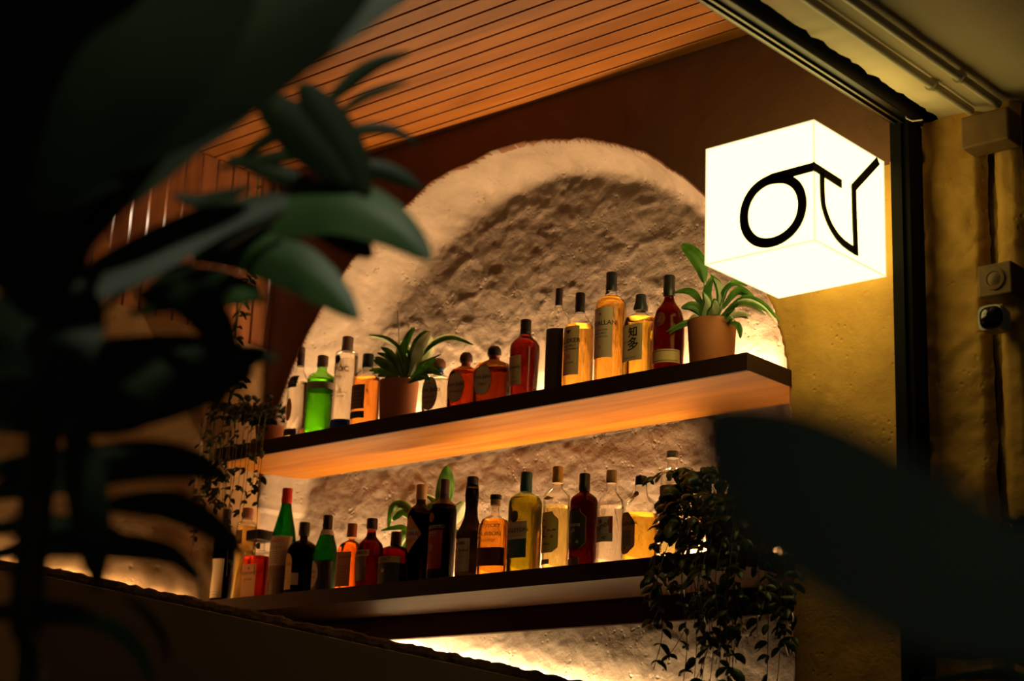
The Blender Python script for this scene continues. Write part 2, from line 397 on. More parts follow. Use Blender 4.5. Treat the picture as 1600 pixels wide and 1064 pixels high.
for i in range(NN+1):
    u = i/NN; s = u*(len(pth)-1); k = min(int(s), len(pth)-2); fr = s-k
    x = pth[k][0][0]*(1-fr)+pth[k+1][0][0]*fr; y = pth[k][0][1]*(1-fr)+pth[k+1][0][1]*fr; z = pth[k][1]*(1-fr)+pth[k+1][1]*fr
    t = Vector((pth[k+1][0][0]-pth[k][0][0], pth[k+1][0][1]-pth[k][0][1])).normalized(); n = Vector((t.y, -t.x))
    for (off, dz) in ((.022, -.045), (.024, -.022), (.014, -.006), (-.004, 0), (-.02, -.012), (-.026, -.05)):
        r1 = .007*fbm(x*40, y*40, dz*60) ; r2 = .008*fbm(x*26+4, y*26, dz*30)
        mb.v.append((x+n.x*(off+r1), y+n.y*(off+r1), z+dz+r2))
for i in range(NN):
    for k in range(5): a = i*6+k; mb.f.append((a, a+6, a+7, a+1))
    mb.f.append((i*6+5, i*6+11, i*6+6, i*6))
mb.build('crest', MT['stone'], o)

# ------------------------------------------------------------ shelves
def shelf(name, zb, zt, top_mat, label):
    t = thing(name, label, 'shelf', (0, YS, zb), 'bottle shelves')
    MB().box(XL+.004, XR-.002, .012, YN-YS-.004, 0, zt-zb).build('board', top_mat, t, bevel=.001)
    MB().box(XL+.002, XR, 0, .012, -.0015, zt-zb+.001).build('front_edge', MT['fascia'], t, bevel=.001)
    MB().box(XR-.002, XR+.0005, .0, YN-YS-.1, 0, zt-zb).build('end_cap', MT['fascia'], t)
    return t
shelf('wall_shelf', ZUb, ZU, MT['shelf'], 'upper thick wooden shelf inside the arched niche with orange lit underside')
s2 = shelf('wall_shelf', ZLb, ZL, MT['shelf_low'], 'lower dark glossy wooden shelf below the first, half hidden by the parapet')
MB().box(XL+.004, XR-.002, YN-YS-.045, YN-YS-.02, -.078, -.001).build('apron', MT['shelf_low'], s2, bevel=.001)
def led(name, p0, p1, up, label, wdt=.012, key='led'):
    """aluminium channel with a glowing diffuser on it"""
    p0, p1 = Vector(p0), Vector(p1); t = thing(name, label, 'light strip', p0, 'warm light strips'); d = p1-p0; L_ = d.length
    n = Vector(up).normalized(); s_ = d.normalized().cross(n).normalized()*wdt*.5
    def slab(a, b):
        m_ = MB(); vs = []
        for base in (Vector((0, 0, 0)), d):
            for q in (s_, -s_):
                for h in (a, b): vs.append(base+q+n*h)
        m_.add(vs, [(0, 1, 3, 2), (4, 6, 7, 5), (0, 4, 5, 1), (2, 3, 7, 6), (0, 2, 6, 4), (1, 5, 7, 3)]); return m_
    slab(-.008, 0).build('channel', MT['alu'], t); m_ = MB(); m_.add([s_+n*.001, d+s_+n*.001, d-s_+n*.001, -s_+n*.001], [(0, 1, 2, 3)]); m_.build('diffuser', MT[key], t)
    return t
led('light_strip', (XL+.05, 4.398, ZU+.070), (XR-.17, 4.398, ZU+.070), (0, .6, 1), 'warm light strip along the back of the upper shelf')
led('light_strip', (XL+.05, 4.404, ZL+.050), (XR-.15, 4.404, ZL+.050), (0, .6, 1), 'warm light strip along the back of the lower shelf')
MT['led3'] = emit('led_diffuser_bright', WARM, 200)
MT['led4'] = emit('led_diffuser_brightest', (1.0, .66, .30), 420)
pa = A.lerp(B, .0); 
led('light_strip', (-5.092, 2.7, H+.835), (-5.092, 4.0, H+.812), (-1, 0, .25), 'warm light strip hidden behind the parapet crest along the left plaster wall', key='led3')
led('light_strip', (-4.56, 4.412, H+.702), (-2.95, 4.412, H+.347), (0, 1, .05), 'warm light strip hidden behind the parapet crest below the lower shelf', key='led4')

# ------------------------------------------------------------ sign cube
cx0, cx1, cy0, cy1, cz0, cz1 = -2.720, -2.369, 3.80, 4.165, H+1.593, H+1.934
t = thing('cube_sign', 'glowing white cube sign with black lettering fixed beside the dark steel post', 'sign', (cx0, cy0, cz0))
t2 = MB().box(0, cx1-cx0, 0, cy1-cy0, 0, cz1-cz0).build('lightbox', MT['acrylic'], t)
mb = MB(); W_, D_, H_ = cx1-cx0, cy1-cy0, cz1-cz0; e = .0016
for (a, b) in (((0, 0), 0), ((W_, 0), 0), ((W_, D_), 0), ((0, D_), 0)):
    mb.box(a[0]-e, a[0]+e, a[1]-e, a[1]+e, -e, H_+e)
for z in (0, H_):
    for yv in (0, D_): mb.box(-e, W_+e, yv-e, yv+e, z-e, z+e)
    for xv in (0, W_): mb.box(xv-e, xv+e, -e, D_+e, z-e, z+e)
mb.build('seams', MT['seam'], t)
MB().box(.12, .22, D_, D_+.10, .12, .22).build('bracket', MT['steel'], t)
def stroke(pts, wd, plane, name):
    """flat ribbon 1.2 mm thick along a polyline on the cube's front ('f': x,z) or side ('s': y,z)"""
    P2 = [Vector(p) for p in pts]; closed = (P2[0]-P2[-1]).length < 1e-4; Lf = []; Rt = []; N = len(P2)
    for i, p in enumerate(P2):
        if closed: a = P2[(i-1) % (N-1)]; b = P2[(i+1) % (N-1)] 
        else: a = P2[max(i-1, 0)]; b = P2[min(i+1, N-1)]
        if 0 < i < N-1 or closed:
            d1 = (p-a).normalized(); d2 = (b-p).normalized(); tt = (d1+d2).normalized(); n = Vector((-tt.y, tt.x)); k = 1/max(.5, n.dot(Vector((-d1.y, d1.x))))
        else: tt = (b-a).normalized(); n = Vector((-tt.y, tt.x)); k = 1
        Lf.append(p+n*wd/2*k); Rt.append(p-n*wd/2*k)
    m_ = MB()
    def tr(q, h): return (q.x-cx0, -h, q.y-cz0) if plane == 'f' else (W_+h, q.x-cy0, q.y-cz0)
    vs = []
    for i in range(N): vs += [tr(Lf[i], .0004), tr(Rt[i], .0004), tr(Rt[i], .0034), tr(Lf[i], .0034)]
    fs = []
    for i in range(N-1):
        a = 4*i; b = a+4
        fs += [(a+k, a+(k+1) % 4, b+(k+1) % 4, b+k) for k in range(4)]
    fs += [(0, 3, 2, 1), (4*N-4, 4*N-3, 4*N-2, 4*N-1)]
    m_.add(vs, fs).build(name, MT['letter'], t)
def fz(x, y): p = onY(x, y, cy0); return (p.x, p.z)
def sz(x, y): p = onX(x, y, cx1); return (p.y, p.z)
# the round letter
ctr = [(1206, 281), (1228, 280), (1246, 291), (1254, 313), (1251, 338), (1239, 359), (1220, 374), (1199, 380), (1180, 376), (1167, 361), (1163, 340), (1167, 318), (1178, 299), (1192, 287)]
pp2 = [Vector(fz(*c)) for c in ctr]
def smooth_closed(P_, n=8):
    out = []; N = len(P_)
    for i in range(N):
        a, b, c, d = P_[i-1], P_[i], P_[(i+1) % N], P_[(i+2) % N]
        for k in range(n):
            u = k/n; out.append(.5*((2*b)+(c-a)*u+(2*a-5*b+4*c-d)*u*u+(3*b-a-3*c+d)*u**3))
    return out+[out[0].copy()]
def smooth_open(P_, n=6):
    P_ = [Vector(p) for p in P_]; out = []; N = len(P_)
    for i in range(N-1):
        a = P_[max(i-1, 0)]; b = P_[i]; c = P_[i+1]; d = P_[min(i+2, N-1)]
        for k in range(n):
            u = k/n; out.append(.5*((2*b)+(c-a)*u+(2*a-5*b+4*c-d)*u*u+(3*b-a-3*c+d)*u**3))
    return out+[P_[-1]]
stroke(smooth_closed(pp2), .027, 'f', 'letter_o')
stroke([fz(1196, 284), fz(1208, 278), fz(1273, 260.6)], .025, 'f', 'letter_bar')
stroke([sz(1269.5, 259.5), sz(1314, 288)], .025, 's', 'letter_bar')
stroke(smooth_open([sz(1283.5, 270), sz(1284, 300), sz(1286, 322), sz(1294, 347), sz(1306, 368), sz(1317, 380)])+[Vector(sz(1325, 386)), Vector(sz(1336, 393))], .022, 's', 'letter_t')
stroke([sz(1336.5, 399), sz(1334.5, 350), sz(1333, 293), sz(1371, 251.5)], .023, 's', 'letter_y')

# ------------------------------------------------------------ bottles
CYL = [(.90, 0), (.97, .006), (1, .02), (1, .62)]
PROF = {  # (radius, z) fractions of body radius and height; body ends where the cap starts
 'spirit': [(.92, 0), (1, .012), (1, .60), (.97, .66), (.86, .71), (.62, .745), (.42, .775), (.36, .82), (.34, .93)],
 'tallneck': [(.92, 0), (1, .012), (1, .55), (.96, .61), (.82, .66), (.58, .70), (.38, .745), (.33, .80), (.32, .93)],
 'slope': [(.92, 0), (1, .012), (1, .42), (.98, .50), (.86, .60), (.66, .70), (.46, .80), (.38, .88), (.36, .95)],
 'square': [(.95, 0), (1, .012), (1, .63), (.985, .67), (.90, .70), (.60, .725), (.36, .75), (.31, .79), (.31, .93)],
 'squat': [(.95, 0), (1, .014), (1, .45), (.985, .56), (.93, .63), (.80, .69), (.52, .73), (.27, .755), (.23, .80), (.23, .93)],
 'bulb': [(.80, 0), (.93, .03), (1, .30), (1, .45), (.94, .56), (.78, .645), (.52, .70), (.34, .75), (.30, .82), (.29, .95)],
 'tapered': [(.82, 0), (.86, .012), (.93, .30), (1, .62), (.97, .68), (.80, .73), (.52, .775), (.40, .82), (.37, .93)],
 'cylinder': [(.96, 0), (1, .01), (1, .80), (.96, .835), (.80, .85), (.48, .86), (.42, .88), (.42, .95)],
 'longneck': [(.96, 0), (1, .01), (1, .42), (.98, .45), (.72, .52), (.50, .60), (.44, .70), (.50, .82), (.46, .90), (.40, .95)],
 'flat': [(.96, 0), (1, .01), (1, .56), (.97, .63), (.86, .68), (.55, .715), (.30, .74), (.25, .80), (.24, .93)],
 'amphora': [(.80, 0), (.90, .01), (.98, .25), (1, .50), (.97, .58), (.86, .655), (.62, .72), (.40, .76), (.33, .82), (.33, .95)],
 'decanter': [(.97, 0), (1, .01), (1, .66), (.97, .69), (.80, .70), (.42, .705), (.36, .74), (.36, .80)],
 'highball': [(.95, 0), (1, .012), (1, .67), (.985, .71), (.90, .745), (.66, .775), (.40, .80), (.34, .83), (.33, .93)],
}
def pr_at(prof, zf):
    for (r0, z0_), (r1, z1_) in zip(prof, prof[1:]):
        if z0_ <= zf <= z1_: return r0+(r1-r0)*(zf-z0_)/max(1e-6, z1_-z0_)
    return prof[-1][0] if zf > prof[-1][1] else prof[0][0]
FONT_CACHE = {}
def text_mesh(s):
    """glyph outlines as (verts2d, faces), one unit high, centred"""
    if s in FONT_CACHE: return FONT_CACHE[s]
    cu = bpy.data.curves.new('lettering', 'FONT'); cu.body = s; cu.align_x = 'CENTER'; cu.align_y = 'CENTER'; cu.resolution_u = 3; cu.offset = .012
    ob = bpy.data.objects.new('lettering', cu); COL.objects.link(ob)
    dg = bpy.context.evaluated_depsgraph_get(); me = bpy.data.meshes.new_from_object(ob.evaluated_get(dg))
    vs = [(v.co.x, v.co.y) for v in me.vertices]; fs = [tuple(p.vertices) for p in me.polygons]
    bpy.data.objects.remove(ob); bpy.data.meshes.remove(me); bpy.data.curves.remove(cu)
    FONT_CACHE[s] = (vs, fs); return vs, fs
SHAPES = {
 'rect': lambda v: 1.0, 'oval': lambda v: math.sqrt(max(0, 1-(2*v-1)**2)),
 'arch': lambda v: 1.0 if v < .72 else math.sqrt(max(0, 1-((v-.72)/.28)**2)),
 'diamond': lambda v: 1-abs(2*v-1),
 'shield': lambda v: min(1, .35+v*4.2) if v < .5 else min(1, .35+(1-v)*2.6),
 'crest': lambda v: (.62+.38*sstep(0, .14, v))*(1 if .14 < v < .80 else 1) * (1 if v < .78 else 1-.45*sstep(.78, .96, v)),
}
BOT = []
def bottle(row, tx, ty, wpx, prof, label, liq=None, fill=.6, glass=(.97, .96, .93), cap=None, n=2, dr=1.0, labels=(), Y=4.15, group=None, wraps=(), solid=None, flutes=0):
    zt = ZU if row == 'u' else ZL; P_ = onY(tx, ty, Y); hh = P_.z-zt; x = P_.x
    dp = depth((x, Y, (zt+P_.z)/2)); ap = wpx*dp/F
    c_, s_ = math.cos(.70), math.sin(.70)
    fac = 2.0 if n == 2 and dr == 1 else 2*((c_**1.6+(s_*dr)**1.6)**(1/1.6) if n > 2 else math.hypot(c_, s_*dr))
    R_ = ap/fac*1.04
    t = thing('liquor_bottle', label, 'bottle', (x, Y, zt+.001), group or ('bottles on the upper shelf' if row == 'u' else 'bottles on the lower shelf'))
    pf = PROF[prof]; ch = cap['h'] if cap else .1; topz = 1-ch
    # body
    full = [(r, z) for r, z in pf if z < topz]+[(pf[-1][0] if not cap or 'neck' not in cap else cap['neck'], topz)]
    def ex(zf): 
        if n == 2: return 2
        return 2+(n-2)*(1-sstep(.60, .76, zf)) if prof != 'cylinder' else 2
    def dsc(zf): return 1+(dr-1)*(1-sstep(.60, .76, zf))
    def loft(pr, shrink, zlo, zhi, NN=30, seg=40):
        m_ = MB(); ks = sorted(set([zlo, zhi]+[z for r, z in pr if zlo < z < zhi]+[zlo+(zhi-zlo)*i/NN for i in range(NN+1)]))
        for zf in ks:
            r = max(.001, pr_at(pr, zf)*R_-shrink); e_ = ex(zf); dd = dsc(zf)
            for k in range(seg):
                w_ = 2*math.pi*(k+.5)/seg; cw, sw = math.cos(w_), math.sin(w_)
                fl = 1-.045*flutes_on*(abs(math.sin(w_*flutes/2))<.35) if False else 1
                if flutes and .06 < zf < .50: fl = 1-.05*(1-abs(math.sin(w_*flutes/2)))
                m_.v.append((math.copysign(abs(cw)**(2/e_), cw)*r*fl, math.copysign(abs(sw)**(2/e_), sw)*r*dd*fl, zf*hh))
        N = len(ks)
        m_.f += [(i*seg+k, i*seg+(k+1) % seg, (i+1)*seg+(k+1) % seg, (i+1)*seg+k) for i in range(N-1) for k in range(seg)]
        m_.f += [tuple(range(seg-1, -1, -1)), tuple((N-1)*seg+k for k in range(seg))]
        return m_
    if solid: loft(full, 0, 0, topz).build('glass_body', solid, t, True)
    else: loft(full, 0, 0, topz).build('glass_body', gls_mat(glass), t, True)
    if liq: loft(full, .0018, .012, min(fill, topz-.01)).build('liquid', liq_mat(liq), t, True)
    # cap
    if cap:
        cr_ = cap['r']*R_; cm = col_mat(cap['c'], cap.get('rough', .4), cap.get('metal', 0)); k = cap.get('kind', 'screw')
        z0_ = topz*hh; z1_ = hh
        if k == 'screw': pr = [(cr_*.97, z0_-.004), (cr_, z0_), (cr_*1.03, z0_+(z1_-z0_)*.3), (cr_*.98, z0_+(z1_-z0_)*.33), (cr_, z1_-.003), (cr_*.9, z1_)]
        elif k == 'round': pr = [(cr_*.45, z0_-.002), (cr_*.98, z0_+.001), (cr_, z0_+(z1_-z0_)*.35), (cr_*.92, z0_+(z1_-z0_)*.65), (cr_*.6, z0_+(z1_-z0_)*.92), (cr_*.2, z1_)]
        elif k == 'bell': pr = [(cr_*1.15, z0_), (cr_*1.2, z0_+(z1_-z0_)*.25), (cr_*.9, z0_+(z1_-z0_)*.55), (cr_*.86, z1_-.003), (cr_*.8, z1_)]
        elif k == 'block': pr = [(cr_, z0_, 8), (cr_, z1_-.003, 8), (cr_*.96, z1_, 8)]
        m_ = MB().lathe(pr, 32); m_.build('cap', cm, t, True)
        if cap.get('cork'):
            zc = z0_; MB().lathe([(cr_*.85, zc-.022), (cr_*.85, zc-.0005)], 20).build('cork', col_mat((.50, .30, .13), .8), t, True)
    for (z0f, z1f, col, rf) in wraps:
        pr = []
        for i in range(9):
            zf = z0f+(z1f-z0f)*i/8; pr.append((pr_at(full, zf)*R_*rf+.0007, zf*hh))
        m_ = MB().lathe(pr, 32, 1, dsc((z0f+z1f)/2)); m_.build('sleeve', col_mat(col, .45), t, True)
    # labels follow the front (viewer side) of the body
    def front(s, z, off):
        zf = z/hh; r = pr_at(full, zf)*R_; e_ = ex(zf); dd = dsc(zf)
        if e_ < 2.6:
            a = s/r; return (math.sin(a)*(r+off), -math.cos(a)*(r*dd+off), z)
        xx = max(-.985*r, min(.985*r, s)); yv = r*dd*(1-abs(xx/r)**e_)**(1/e_); return (xx, -yv-off, z)
    for lb in labels:
        z0f, z1f, hwf, col, shp = lb[:5]; s0 = lb[5].get('s', 0)*R_ if len(lb) > 5 else 0; op = lb[5] if len(lb) > 5 else {}
        m_ = MB(); NV, NU = 24, 22; hw = hwf*R_
        for j in range(NV+1):
            v = j/NV; h_ = hw*SHAPES[shp](v)
            for i in range(NU+1): m_.v.append(front(s0+h_*(2*i/NU-1), (z0f+(z1f-z0f)*v)*hh, .0009))
        m_.f += [(j*(NU+1)+i, j*(NU+1)+i+1, (j+1)*(NU+1)+i+1, (j+1)*(NU+1)+i) for j in range(NV) for i in range(NU)]
        col = (min(.9, col[0]*1.4), min(.85, col[1]*1.18), min(.8, col[2]*1.0)); lo = m_.build('label', col_mat(col, .6, op.get('metal', 0)), t, True)
        if op.get('rim'):
            b_ = MB(); rim = []
            for j in range(NV+1): rim.append((SHAPES[shp](j/NV)*hw, j/NV))
            pl = [front(s0+a*1.0, (z0f+(z1f-z0f)*v)*hh, .0014) for a, v in rim]+[front(s0-a, (z0f+(z1f-z0f)*v)*hh, .0014) for a, v in reversed(rim)]
            b_.tube(pl+[pl[0]], .0009, 5).build('rim', col_mat(op['rim'], .5), lo)
        for el in op.get('el', ()):
            if el[0] == 'text':
                _, s, cs, cz, size, tc = el[:6]; vs, fs = text_mesh(s); slant = el[6] if len(el) > 6 else 0
                if not vs: continue
                m_ = MB(); m_.v = [front(s0+cs*R_+vx*size*hh, (cz+vy*size)*hh + slant*vx*size*hh, .0016) for vx, vy in vs]; m_.f = fs
                m_.build('lettering', col_mat(tc, .5), lo)
            elif el[0] == 'dot':
                _, cs, cz, rr_, tc = el; m_ = MB(); K2 = 24
                m_.v = [front(s0+cs*R_+math.cos(q*2*math.pi/K2)*rr_*R_, cz*hh+math.sin(q*2*math.pi/K2)*rr_*R_, .0012) for q in range(K2)]+[front(s0+cs*R_, cz*hh, .0013)]
                m_.f = [(q, (q+1) % K2, K2) for q in range(K2)]
                m_.build('emblem', col_mat(tc, .5), lo)
            elif el[0] == 'bar':
                _, sa, sb, za_, zb_, tc = el; m_ = MB(); K2 = 10
                for j in range(2):
                    for i in range(K2+1): m_.v.append(front(s0+(sa+(sb-sa)*i/K2)*R_, (za_+(zb_-za_)*j)*hh, .0013))
                m_.f = [(i, i+1, K2+2+i, K2+1+i) for i in range(K2)]
                m_.build('printed_band', col_mat(tc, .5), lo)
    if prof == 'squat' and n >= 3: t.rotation_euler.z = math.radians(16)
    BOT.append(t); return t
K = (.012, .010, .010); CREAM = (.62, .54, .38); GREY = (.42, .38, .33)
def lines(z0_, z1_, k, a, b, c): return tuple(('bar', a, b-(.12 if i % 2 else 0), z0_+(z1_-z0_)*i/k, z0_+(z1_-z0_)*i/k+.006, c) for i in range(k))
SC = dict(h=.14, r=.34, c=K)
# ---- upper shelf, left to right
bottle('u', 471.7, 543.6, 34, 'tallneck', 'clear glass bottle with black square shoulder label, leftmost on the upper shelf', (.93, .90, .84), .62, cap=dict(h=.07, r=.33, c=(.10, .06, .06)), Y=4.14,
       wraps=((.80, .93, (.05, .03, .03), 1.0),), labels=((.55, .68, .62, (.012, .012, .018), 'rect', dict(el=(('text', 'VODKA', 0, .60, .05, (.3, .3, .3)),))), (.05, .12, .9, (.10, .07, .05), 'rect'), (.20, .44, .35, (.55, .28, .13), 'oval')))
bottle('u', 505, 557, 42, 'highball', 'bright green fluted gin bottle with silver shoulder band', (.30, .62, .05), .70, (.40, .72, .22), dict(h=.13, r=.40, c=(.16, .13, .11), metal=.4), Y=4.14, flutes=12,
       wraps=((.575, .655, (.26, .24, .20), 1.01),), labels=((.72, .80, .22, (.16, .03, .02), 'oval', dict(s=-.25)),))
bottle('u', 544, 527.5, 35, 'cylinder', 'tall frosted clear vodka bottle with a blue base beside the green gin', (.90, .87, .83), .80, cap=dict(h=.14, r=.50, c=(.20, .16, .14), metal=.5), Y=4.14,
       labels=((.002, .13, 1.50, (.02, .08, .62), 'rect'), (.70, .79, .32, (.01, .012, .03), 'oval', dict(s=-.05, rim=(.7, .68, .62))),
               (.52, .521, .3, (.3, .24, .2), 'rect', dict(el=(('text', 'CÎROC', .08, .64, .075, (.20, .14, .10)), ('text', 'VODKA', .08, .56, .032, (.25, .18, .14)), ('text', 'DISTILLED FROM FINE', .08, .40, .022, (.3, .22, .17)), ('text', 'FRENCH GRAPES', .08, .36, .022, (.3, .22, .17)))))))
bottle('u', 576, 554.5, 43, 'spirit', 'amber whiskey bottle with dark green cap left of the peace lily pot', (.92, .36, .06), .68, cap=dict(h=.17, r=.40, c=(.008, .05, .045)), Y=4.14,
       labels=((.24, .56, .80, (.10, .055, .04), 'rect', dict(s=-.1, el=lines(.28, .52, 5, -.6, .6, (.35, .24, .16)))), (.12, .21, .85, (.03, .028, .015), 'rect', dict(s=-.1)), (.68, .76, .22, (.20, .02, .02), 'oval', dict(s=-.15))))
bottle('u', 687, 561, 46, 'squat', 'clear white tequila bottle with blue neck band and wooden stopper', (.97, .95, .88), .66, cap=dict(h=.16, r=.44, c=(.32, .17, .08), kind='round', neck=.36), n=3, dr=.8, Y=4.17,
       wraps=((.755, .83, (.02, .10, .34), 1.15),), labels=((.12, .66, .60, (.52, .48, .42), 'oval', dict(s=-.22, rim=(.2, .18, .15), el=(('text', 'Don Julio', 0, .45, .10, (.03, .03, .03)), ('text', 'BLANCO', 0, .33, .05, (.12, .1, .1)), ('text', 'TEQUILA', 0, .25, .04, (.12, .1, .1)), ('dot', 0, .56, .06, (.1, .05, .02))))),))
bottle('u', 729, 551, 50, 'squat', 'smaller amber tequila bottle with round wooden stopper and oval label', (.42, .11, .015), .66, (.62, .34, .15), dict(h=.17, r=.40, c=(.09, .03, .015), kind='round', neck=.30), n=3, dr=.8, Y=4.14,
       wraps=((.745, .84, (.30, .06, .02), 1.1),), labels=((.12, .62, .60, (.46, .37, .28), 'oval', dict(s=-.25, rim=(.1, .07, .05), el=(('text', 'Don Julio', 0, .42, .09, (.06, .04, .03)), ('text', 'REPOSADO', 0, .30, .045, (.12, .08, .05))))),))
bottle('u', 773, 541, 58, 'squat', 'larger dark amber tequila bottle with black stopper, right of its smaller twin', (.36, .10, .018), .60, (.50, .30, .14), dict(h=.17, r=.37, c=(.02, .012, .01), kind='round', neck=.28), n=3, dr=.8, Y=4.14,
       wraps=((.745, .84, (.26, .04, .02), 1.1),), labels=((.14, .64, .54, (.46, .38, .30), 'oval', dict(s=-.25, rim=(.1, .07, .05), el=(('text', 'Don Julio', 0, .44, .08, (.06, .04, .03)), ('text', 'AÑEJO', 0, .32, .045, (.12, .08, .05))))),))
bottle('u', 822, 501, 46, 'tapered', 'dark red brandy bottle with black cap and cream square label', (.11, .006, .003), .80, (.90, .80, .75), dict(h=.17, r=.36, c=K), Y=4.13,
       labels=((.16, .52, .62, (.48, .38, .22), 'rect', dict(s=-.15, el=(('text', 'Hennessy', 0, .38, .055, (.10, .06, .03)),)+lines(.20, .30, 2, -.4, .4, (.3, .2, .1)))),))
bottle('u', 874, 452, 37, 'highball', 'tall slim amber bottle with dark back panel and thin long neck', (.85, .42, .07), .52, cap=dict(h=.15, r=.30, c=(.03, .022, .015)), Y=4.14,
       labels=((.03, .60, .80, (.035, .018, .016), 'rect', dict(s=.35)),))
bottle('u', 907, 459, 45, 'spirit', 'amber whisky bottle with cream label and a small bird above the text', (.98, .55, .09), .66, cap=dict(h=.19, r=.33, c=K), Y=4.14,
       labels=((.14, .63, .80, (.66, .52, .32), 'rect', dict(s=-.10, el=(('text', 'TALISKER', -.02, .48, .062, (.05, .03, .03)), ('text', 'SINGLE MALT', 0, .43, .028, (.1, .06, .05)), ('text', 'SCOTCH WHISKY', 0, .395, .028, (.1, .06, .05)), ('text', '10', 0, .32, .06, (.55, .10, .03)), ('text', 'AGED YEARS', 0, .26, .024, (.2, .12, .08)), ('dot', .0, .57, .10, (.02, .01, .01)), ('bar', -.2, .2, .575, .59, (.02, .01, .01))))),))
bottle('u', 956, 427, 47, 'highball', 'tall whisky bottle with blue black cap and large cream label', (.96, .50, .07), .78, cap=dict(h=.155, r=.36, c=(.015, .022, .03)), Y=4.14,
       labels=((.22, .66, .85, (.66, .56, .42), 'rect', dict(s=-.05, el=(('text', 'MACALLAN', .0, .52, .056, (.05, .04, .04)), ('text', 'DOUBLE CASK', 0, .46, .022, (.2, .15, .1)), ('text', 'SINGLE MALT', 0, .43, .022, (.2, .15, .1)), ('text', '12 YEARS OLD', 0, .40, .022, (.2, .15, .1)), ('dot', 0, .60, .09, (.45, .16, .08)), ('text', '12', 0, .31, .035, (.25, .18, .12))))), (.79, .835, .30, (.05, .02, .02), 'diamond', dict(s=-.1))))
bottle('u', 1001.5, 461.6, 48, 'highball', 'square shouldered whisky bottle with two brushed black characters on its label', (.98, .62, .08), .72, cap=dict(h=.19, r=.40, c=(.02, .03, .04), kind='bell'), n=4, dr=.9, Y=4.14,
       labels=((.20, .62, .80, (.68, .55, .36), 'rect', dict(s=.0, el=(('text', '知', .12, .52, .13, (.01, .008, .006)), ('text', '多', .12, .38, .16, (.01, .008, .006)), ('text', 'THE CHITA', -.05, .235, .028, (.15, .1, .06)), ('text', 'SUNTORY', -.45, .42, .022, (.2, .14, .1))))),))
bottle('u', 1046, 432, 48, 'bulb', 'dark red rum bottle with black cap and tan band near the base', (.045, .003, .002), .78, (.80, .45, .35), dict(h=.20, r=.37, c=K), Y=4.13,
       labels=((.09, .22, 1.4, (.50, .40, .20), 'rect', dict(el=(('bar', -1.2, 1.2, .105, .112, (.15, .08, .03)), ('bar', -1.2, 1.2, .20, .207, (.15, .08, .03))))), (.45, .60, .4, (.10, .02, .015), 'oval', dict(s=.0, el=(('text', 'Z', 0, .52, .07, (.25, .12, .06)),)))))
# ---- lower shelf, left to right
bottle('l', 356, 797, 36, 'spirit', 'dark bottle with pale label behind the hanging vines, leftmost on the lower shelf', (.12, .05, .02), .7, (.3, .2, .12), dict(h=.12, r=.36, c=K), Y=4.14, labels=((.05, .46, .95, (.50, .40, .24), 'rect', dict(el=lines(.08, .14, 2, -.6, .6, (.3, .2, .1)))),))
bottle('l', 388, 795, 34, 'cylinder', 'tall pale golden bottle with pink and brown stopper near the left end', (.92, .68, .22), .80, cap=dict(h=.10, r=.55, c=(.30, .13, .09)), n=4, Y=4.14, labels=((.60, .75, .5, (.16, .08, .04), 'rect', dict(el=(('text', 'G', 0, .67, .06, (.5, .4, .2)),))),))
bottle('l', 408, 831, 41, 'decanter', 'square amaretto bottle with wide flat black cap and orange red liqueur', (.62, .03, .01), .62, (.96, .93, .88), dict(h=.14, r=.82, c=(.015, .012, .012), kind='block', neck=.36), n=6, dr=.8, Y=4.13,
       labels=((.03, .50, .78, (.62, .36, .15), 'rect', dict(s=-.08, el=(('text', 'DISARONNO', 0, .37, .055, (.15, .05, .02)), ('text', 'ORIGINALE', 0, .28, .035, (.2, .08, .03)), ('dot', 0, .44, .10, (.3, .12, .04))))),))
bottle('l', 449.5, 764, 39, 'slope', 'green bottle with red cap and paper label wrapped round its body', (.03, .36, .02), .86, (.22, .55, .16), dict(h=.13, r=.40, c=(.45, .015, .02)), Y=4.135,
       labels=((.28, .55, 1.5, (.46, .40, .31), 'rect', dict(el=(('text', 'LUXARDO', -.05, .50, .045, (.50, .05, .03)), ('text', 'MARASCHINO', -.05, .44, .030, (.25, .2, .15)))+lines(.30, .42, 6, -.9, .6, (.28, .22, .17)))), (.01, .28, 1.5, (.16, .10, .045), 'rect', dict(el=lines(.03, .26, 12, -1.4, 1.4, (.09, .055, .02))))))
bottle('l', 476.6, 817, 48, 'squat', 'squat black bottle with gold arched label beside the red capped green one', (.02, .008, .006), .7, (.10, .05, .04), dict(h=.17, r=.34, c=K, kind='screw', neck=.34), Y=4.13,
       labels=((.06, .56, .52, (.42, .31, .13), 'arch', dict(s=-.35, el=(('text', 'DRESNER', 0, .40, .05, (.1, .07, .03)), ('bar', -.4, .4, .15, .17, (.5, .35, .1)))+lines(.22, .34, 3, -.35, .35, (.2, .13, .06)))), (.12, .28, .25, (.30, .26, .28), 'rect', dict(s=.42))))
bottle('l', 513, 806, 37, 'slope', 'dark green bottle with white neck ring and round cream label', (.03, .20, .02), .84, (.14, .34, .08), dict(h=.17, r=.40, c=(.008, .008, .012)), Y=4.13,
       wraps=((.74, .81, (.50, .46, .40), 1.03),), labels=((.01, .40, 1.5, (.02, .010, .008), 'rect'), (.06, .40, .62, (.52, .46, .32), 'oval', dict(s=-.35, el=(('text', 'Padre', 0, .26, .05, (.15, .1, .06)), ('text', 'LICOR', 0, .19, .04, (.2, .14, .1)), )))))
